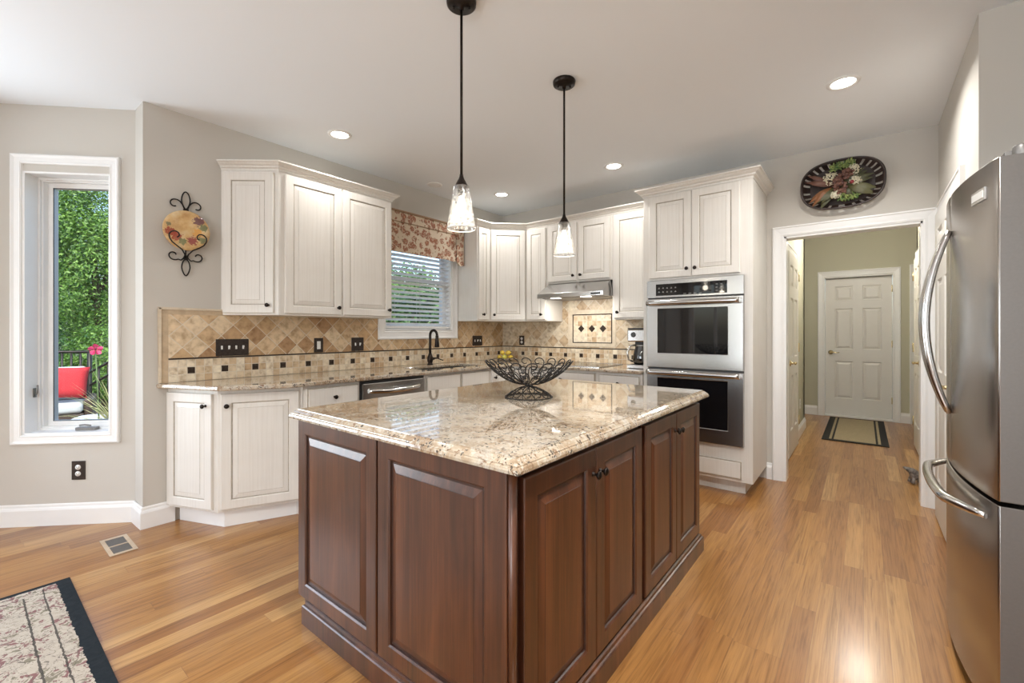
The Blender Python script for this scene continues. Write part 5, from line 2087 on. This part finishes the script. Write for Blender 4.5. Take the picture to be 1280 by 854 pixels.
for s in (-1, 1):
    m = MB()
    m.box((0.010, s * (HWD - 0.075) - 0.03, 1.783), (0.135, s * (HWD - 0.075) + 0.055 * (1 if s > 0 else 1), 1.806))
    m.lathe([(0, 0), (0.020, 0), (0.020, 0.030), (0.016, 0.034), (0, 0.034)], 16, Matrix.Translation((0.045, s * (HWD - 0.04), 1.783)))
    m.build('hinge_cover', M_FSIDE, fg, bevel=0.004)
y_ = -HWD + 0.115


def badge(hw, z0, z1, out, name, mat):
    m = MB()
    ys_ = [y_ - hw, y_, y_ + hw]
    m.prism([(bow(v) - out, v) for v in ys_] + [(bow(v) + 0.003, v) for v in reversed(ys_)], z0, z1)
    return m.build(name, mat, d1, bevel=0.0006)


badge(0.048, 1.672, 1.712, 0.004, 'badge', M_CHROME)
badge(0.040, 1.680, 1.704, 0.0055, 'badge_plate', M_WPLAST)

# ------------------------------------------------------------------ things on the floor
m = MB(); m.box((RUG[0], RUG[2], 0.0005), (RUG[1], RUG[3], 0.010))
o = m.build('area_rug', M_RUG, None, bevel=0.003)
tag(o, 'beige floral area rug with black border at the lower left', 'rug')

fv = thing('floor_vent', 'flush wooden floor vent with two slotted grilles near the narrow window', 'vent', (-3.414, 0.590, 0.0))
M_VWOOD = wood('pale oak vent', (0.42, 0.30, 0.19), (0.50, 0.38, 0.26), (0.58, 0.46, 0.33), 0.4)
m = MB()
m.cells([-0.146, -0.122, -0.006, 0.006, 0.122, 0.146], [-0.062, -0.042, 0.042, 0.062], lambda i, j: not (i in (1, 3) and j == 1), 0.0005, 0.004, lambda u, v, t: Vector((u, v, t)))
m.build('frame', M_VWOOD, fv)
M_VSLOT = plain('grey vent louvre', (0.20, 0.19, 0.18), 0.5, metal=0.3)
for x0 in (-0.121, 0.007):
    m = MB()
    m.box((x0, -0.0415, 0.0003), (x0 + 0.114, 0.0415, 0.001), 1)
    for k in range(9):
        m.box((x0 + 0.003 + k * 0.0125, -0.0415, 0.001), (x0 + 0.010 + k * 0.0125, 0.0415, 0.0035))
    m.build('grille', [M_VSLOT, M_BLACK], fv)

mt = thing('door_mat', 'tan door mat with black striped ends before the hall door', 'mat', (-0.083, 7.13, 0))
m = MB(); m.box((-0.302, -0.87, 0.0005), (0.302, 0.87, 0.008))
M_MATB = plain('black mat edge', (0.012, 0.011, 0.010), 0.9)
M_MATT = plain('tan mat weave', (0.36, 0.29, 0.18), 0.9, var=0.08, scale=60)
m.build('backing', M_MATB, mt, bevel=0.002)
m = MB()
m.box((-0.190, -0.80, 0.008), (0.190, 0.81, 0.0095))
m.build('centre_field', M_MATT, mt)
for s in (-1, 1):
    m = MB(); m.box((s * 0.222 - 0.012, -0.80, 0.008), (s * 0.222 + 0.012, 0.81, 0.0095))
    m.build('stripe', M_MATT, mt)

# small grey door stop figure by the hall opening
m = MB()
ds_pts = [(0.0, 0, 0.035), (0.0, 0, 0.075), (-0.03, 0, 0.105), (-0.06, 0, 0.118), (-0.085, 0, 0.13)]
m.tube(ds_pts, [0.035, 0.040, 0.026, 0.016, 0.006], 12)
m.tube([(0.02, 0, 0.07), (0.055, 0.0, 0.08), (0.075, 0.0, 0.11)], [0.03, 0.022, 0.006], 10)
for x, y in ((-0.022, 0.02), (-0.022, -0.02), (0.03, 0.02), (0.03, -0.02)):
    m.tube([(x, y, 0.05), (x * 1.3, y * 1.3, 0.006)], [0.012, 0.014], 8)
o = m.build('door_stop', plain('grey cast iron', (0.30, 0.27, 0.25), 0.6, var=0.35, scale=50), None, (0.335, 4.92, 0.0), (0, 0, 0.4))
tag(o, 'small grey cast figure door stop on the floor inside the hall opening', 'door stop')

# ------------------------------------------------------------------ outdoors: deck, seat, railing, plants
def at(px, py, d):
    """point seen at pixel px,py at depth d (used only to find where things stand)"""
    r = (px - 640) / F_PX * d
    return Vector((-math.sin(YAW) * d + math.cos(YAW) * r, math.cos(YAW) * d + math.sin(YAW) * r, EYE - (py - HOR) * d / F_PX))


GZ = -0.22
m = MB(); m.box((-30, -20, GZ - 0.3), (-4.75, 30, GZ - 0.25)); m.box((-4.75, 1.2, GZ - 0.3), (-3.9, 30, GZ - 0.25))
o = m.build('lawn', plain('grass ground', (0.07, 0.14, 0.03), 0.9, var=0.3, scale=3)); struct(o)
m = MB(); m.box((-11.0, -3.0, GZ - 0.10), (-4.60, 4.6, GZ))
o = m.build('deck', wood('grey brown deck boards', (0.16, 0.12, 0.09), (0.22, 0.17, 0.13), (0.28, 0.22, 0.17), 0.7)); struct(o)

# armchair on the deck, its back to the garden
c = at(60, 500, 6.3)
ang = math.radians(78)
ch = thing('outdoor_armchair', 'dark wicker outdoor armchair with pale blue cushions seen through the narrow window', 'chair', (c.x, c.y, GZ), ang)
M_WICKD = wood('dark wicker', (0.02, 0.014, 0.01), (0.045, 0.03, 0.022), (0.08, 0.055, 0.04), 0.6)
M_CUSH = plain('pale blue grey outdoor fabric', (0.42, 0.47, 0.48), 0.85, var=0.03, scale=30)
m = MB(); m.box((-0.40, -0.38, 0.12), (0.40, 0.36, 0.32))
m.build('seat_frame', M_WICKD, ch, bevel=0.02)
m = MB(); m.box((-0.40, 0.30, 0.30), (0.40, 0.40, 0.88))
m.build('backrest', M_WICKD, ch, bevel=0.03)
for s in (-1, 1):
    m = MB(); m.box((s * 0.44 - 0.045, -0.34, 0.0), (s * 0.44 + 0.045, 0.40, 0.52))
    m.build('armrest', M_WICKD, ch, bevel=0.03)
m = MB(); m.box((-0.39, -0.42, 0.325), (0.39, 0.29, 0.46))
m.build('seat_cushion', M_CUSH, ch, bevel=0.05, seg=4)
m = MB(); m.box((-0.38, 0.17, 0.465), (0.38, 0.295, 0.95))
m.build('back_cushion', M_CUSH, ch, bevel=0.05, seg=4)


def pillow(name, w_, h_, t_, mat, loc, rot, label, cat):
    m = MB()
    n = 14
    V = {}
    for s in (-1, 1):
        for i in range(n + 1):
            for j in range(n + 1):
                u, v = i / n * 2 - 1, j / n * 2 - 1
                pin = 1 - 0.07 * (1 - u * u) * (abs(v) ** 3) - 0.0
                pin2 = 1 - 0.05 * (1 - v * v) * (abs(u) ** 3)
                hh = t_ / 2 * (max(0, (1 - u ** 4) * (1 - v ** 4))) ** 0.5
                V[s, i, j] = m.bm.verts.new((u * w_ / 2 * pin2, s * hh, v * h_ / 2 * pin))
    for s in (-1, 1):
        for i in range(n):
            for j in range(n):
                f = m.bm.faces.new([V[s, i, j], V[s, i + 1, j], V[s, i + 1, j + 1], V[s, i, j + 1]])
                f.smooth = True
    o = m.build(name, mat, None, loc, rot)
    return tag(o, label, cat)


M_REDF = plain('red outdoor fabric', (0.40, 0.018, 0.026), 0.8, var=0.06, scale=18)
pl_w = Matrix.Translation((c.x, c.y, GZ)) @ Matrix.Rotation(ang, 4, 'Z') @ Vector((0.10, -0.13, 0.75))
pillow('throw_pillow', 0.66, 0.46, 0.17, M_REDF, pl_w, (math.radians(-14), 0.06, ang), 'red throw pillow propped on the outdoor armchair', 'pillow')
c2 = at(113, 522, 5.9)
st = thing('outdoor_footstool', 'small pale blue cushioned footstool beside the outdoor armchair', 'footstool', (c2.x, c2.y, GZ), 0.4)
hh = c2.z - GZ
m = MB(); m.box((-0.17, -0.17, 0), (0.17, 0.17, max(0.1, hh - 0.12)))
m.build('base', M_WICKD, st, bevel=0.02)
m = MB(); m.lathe([(0, 0), (0.16, 0.0), (0.20, 0.03), (0.21, 0.07), (0.19, 0.11), (0.12, 0.14), (0, 0.15)], 24, Matrix.Translation((0, 0, max(0.1, hh - 0.115))))
m.build('cushion', M_CUSH, st)

# iron railing at the deck edge and the stair rail beside it
rl = thing('deck_railing', 'black iron railing at the edge of the deck behind the armchair', 'railing', (0, 0, 0))
p0, p1 = at(-140, 441, 7.6), at(112, 440, 7.6)
p0.z = p1.z = 0.905
m = MB()
m.tube([p0, p1], 0.026, 4)
m.tube([(p0.x, p0.y, GZ + 0.12), (p1.x, p1.y, GZ + 0.12)], 0.018, 4)
m.build('top_and_bottom_rail', M_IRON, rl)
nb = 22
for k in range(nb + 1):
    q = p0.lerp(p1, k / nb)
    m = MB(); m.tube([(q.x, q.y, GZ), (q.x, q.y, 0.90)], 0.016 if k % 22 else 0.034, 6)
    m.build('baluster', M_IRON, rl)
q1 = p1.copy(); q2 = at(150, 470, 6.8) if False else at(200, 372, 7.6)
sr = thing('stair_railing', 'black iron stair railing sloping up to the right of the deck railing', 'railing', (0, 0, 0))
m = MB()
e1 = at(112, 466, 7.4); e2 = at(170, 434, 7.4); e3 = at(112, 482, 7.4); e4 = at(170, 450, 7.4)
m.tube([e1, e2], 0.02, 6)
m.tube([e3, e4], 0.02, 6)
m.build('handrail', M_IRON, sr)
for k in range(6):
    a = e1.lerp(e2, k / 5)
    m = MB(); m.tube([(a.x, a.y, GZ), tuple(a)], 0.014, 6)
    m.build('baluster', M_IRON, sr)

# spiky plant
M_SPIKE = leaf_mat('striped grass-like blades', (0.20, 0.24, 0.06), (0.52, 0.50, 0.25), trans=0.2)
c3 = at(150, 545, 5.0)
sp = thing('spiky_potted_plant', 'spiky striped plant with arching blades right of the armchair', 'plant', (c3.x, c3.y, GZ))
m = MB(); m.lathe([(0, 0), (0.13, 0), (0.17, 0.26), (0.18, 0.28), (0.15, 0.28), (0, 0.26)], 24)
m.build('pot', plain('dark clay pot', (0.10, 0.07, 0.06), 0.7), sp)
rnd = random.Random(11)
m = MB()
for k in range(90):
    a = rnd.uniform(0, 2 * PI)
    tilt = rnd.uniform(0.15, 1.15)
    ln = rnd.uniform(0.45, 0.85)
    P, Q = [], []
    for j in range(7):
        f_ = j / 6
        t_ = tilt * (0.55 + 0.75 * f_)
        r_ = ln * f_ * math.sin(t_)
        z_ = 0.25 + ln * f_ * math.cos(t_)
        w_ = 0.012 * (1 - f_) ** 0.6 + 0.001
        P.append((r_ * math.cos(a) - w_ * math.sin(a), r_ * math.sin(a) + w_ * math.cos(a), z_))
        Q.append((r_ * math.cos(a) + w_ * math.sin(a), r_ * math.sin(a) - w_ * math.cos(a), z_))
    for j in range(6):
        m.face([P[j], P[j + 1], Q[j + 1], Q[j]])
m.build('blades', M_SPIKE, sp, doubles=False)

# hibiscus flower on its stalk
c4 = at(119.5, 437, 5.3)
hb = thing('hibiscus', 'single pink hibiscus flower on a thin stalk in front of the railing', 'flower', (c4.x, c4.y, GZ))
hz = c4.z - GZ
m = MB(); m.tube([(0.05, 0.03, 0), (0.03, 0.02, hz * 0.5), (0, 0, hz)], 0.007, 6)
m.build('stalk', plain('green stalk', (0.08, 0.14, 0.04), 0.6), hb)
M_PINK = leaf_mat('pink petals', (0.60, 0.035, 0.12), (0.70, 0.07, 0.20), trans=0.25)
view = Vector((-c4.x, -c4.y, 0)).normalized()
side = Vector((0, 0, 1)).cross(view)
m = MB()
for k in range(5):
    a = 2 * PI * k / 5 + 0.3
    ring = []
    for j in range(9):
        b_ = -0.75 + 1.5 * j / 8
        rr_ = 0.068 * (1 + 0.06 * math.sin(5 * b_)) * math.cos(b_ * 0.9)
        v_ = side * math.cos(a + b_ * 0.75) * rr_ + Vector((0, 0, 1)) * math.sin(a + b_ * 0.75) * rr_ + view * (0.03 + 0.02 * math.cos(3 * b_))
        ring.append(tuple(Vector((0, 0, hz)) + v_))
    cc = tuple(Vector((0, 0, hz)))
    for j in range(8):
        m.face([cc, ring[j], ring[j + 1]])
m.build('petals', M_PINK, hb, doubles=False)
m = MB(); m.tube([Vector((0, 0, hz)), Vector((0, 0, hz + 0.02)) + view * 0.09], 0.008, 6)
m.build('stamen', plain('dark crimson', (0.20, 0.01, 0.04), 0.5), hb)


def crown_mesh(n, rx, ry, rz_, size, rnd):
    """leaves gathered in clumps, with gaps between the clumps"""
    m = MB()
    bm = m.bm
    clumps = []
    nc = max(30, n // 130)
    while len(clumps) < nc:
        v = Vector((rnd.uniform(-1, 1), rnd.uniform(-1, 1), rnd.uniform(-1, 1)))
        if 0.3 < v.length < 0.92:
            clumps.append((v, rnd.uniform(0.09, 0.17)))
    for k in range(n):
        c, cr = clumps[k % nc]
        v = c + Vector((rnd.gauss(0, cr), rnd.gauss(0, cr), rnd.gauss(0, cr * 0.75)))
        if v.length > 1.0:
            v = v.normalized() * rnd.uniform(0.85, 1.0)
        p = Vector((v.x * rx, v.y * ry, v.z * rz_))
        s = size * rnd.uniform(0.6, 1.3)
        nrm = (v.normalized() * 0.7 + Vector((rnd.uniform(-.8, .8), rnd.uniform(-.8, .8), rnd.uniform(-.2, 1.1)))).normalized()
        t_ = nrm.orthogonal().normalized()
        t_.rotate(Matrix.Rotation(rnd.uniform(0, 2 * PI), 3, nrm))
        b_ = nrm.cross(t_)
        V = [bm.verts.new(p - t_ * s), bm.verts.new(p - b_ * s * 0.42 + nrm * s * .1), bm.verts.new(p + t_ * s), bm.verts.new(p + b_ * s * 0.42 + nrm * s * .1)]
        bm.faces.new([V[0], V[1], V[2]]); bm.faces.new([V[0], V[2], V[3]])
    return m


def tree(name, label, x, y, hgt, rx, ry, rz_, n, size, mat, seed, cz=None, group='garden trees beyond the deck'):
    rnd = random.Random(seed)
    r = thing(name, label, 'tree' if 'tree' in name else 'shrub', (x, y, GZ - 0.25), rnd.uniform(0, 6), group)
    cz = cz if cz is not None else hgt - rz_
    m = crown_mesh(n, rx, ry, rz_, size, rnd)
    bmesh.ops.translate(m.bm, verts=m.bm.verts, vec=(0, 0, cz))
    m.build('foliage', mat, r, doubles=False)
    m = MB()
    m.tube([(0, 0, 0), (0.05, 0.03, cz * 0.5), (0, 0, cz)], [0.12, 0.09, 0.05], 8)
    for k in range(6):
        a = k * 1.05
        m.tube([(0, 0, cz * 0.7), (rx * 0.5 * math.cos(a), ry * 0.5 * math.sin(a), cz + rz_ * 0.4 * math.sin(k))], [0.04, 0.012], 6)
    m.build('trunk', M_BARK, r)
    return r


for (nm, lb, px_, d_, hgt, rx, rz_, n, size, mat, seed, cz) in (
        ('garden_shrub', 'bright leafy shrub just behind the deck railing', 132, 8.8, 1.9, 0.75, 0.85, 9000, 0.036, M_LEAF, 4, 1.05),
        ('garden_shrub', 'darker shrub behind the left end of the deck railing', 40, 9.6, 1.9, 0.75, 0.9, 9000, 0.036, M_LEAFD, 5, 1.05),
        ('garden_tree', 'tall bright green tree filling the right half of the narrow window view', 118, 11.2, 5.0, 1.35, 2.5, 30000, 0.045, M_LEAF, 1, 3.6),
        ('garden_tree', 'dark green tree at the left edge of the narrow window view', 30, 12.4, 6.2, 1.35, 2.8, 26000, 0.050, M_LEAFD, 2, 3.9),
        ('garden_tree', 'deep green tree standing behind the bright green tree', 88, 15.5, 6.4, 2.0, 3.3, 24000, 0.060, M_LEAFD, 3, 4.3),
        ('garden_tree', 'low dense green tree seen through the left part of the blind', 508, 9.0, 3.0, 1.25, 1.35, 14000, 0.050, M_LEAFD, 6, 1.55),
        ('garden_tree', 'dark green tree seen through the right part of the blind', 575, 12.0, 3.6, 1.5, 1.7, 14000, 0.060, M_LEAFD, 7, 1.75),
        ('garden_tree', 'green tree farther off outside the sink window', 505, 15.5, 4.2, 2.2, 2.1, 14000, 0.080, M_LEAF, 8, 2.1)):
    g1 = at(px_, 300, d_)
    tree(nm, lb, g1.x, g1.y, hgt, rx, rx, rz_, n, size, mat, seed, cz)
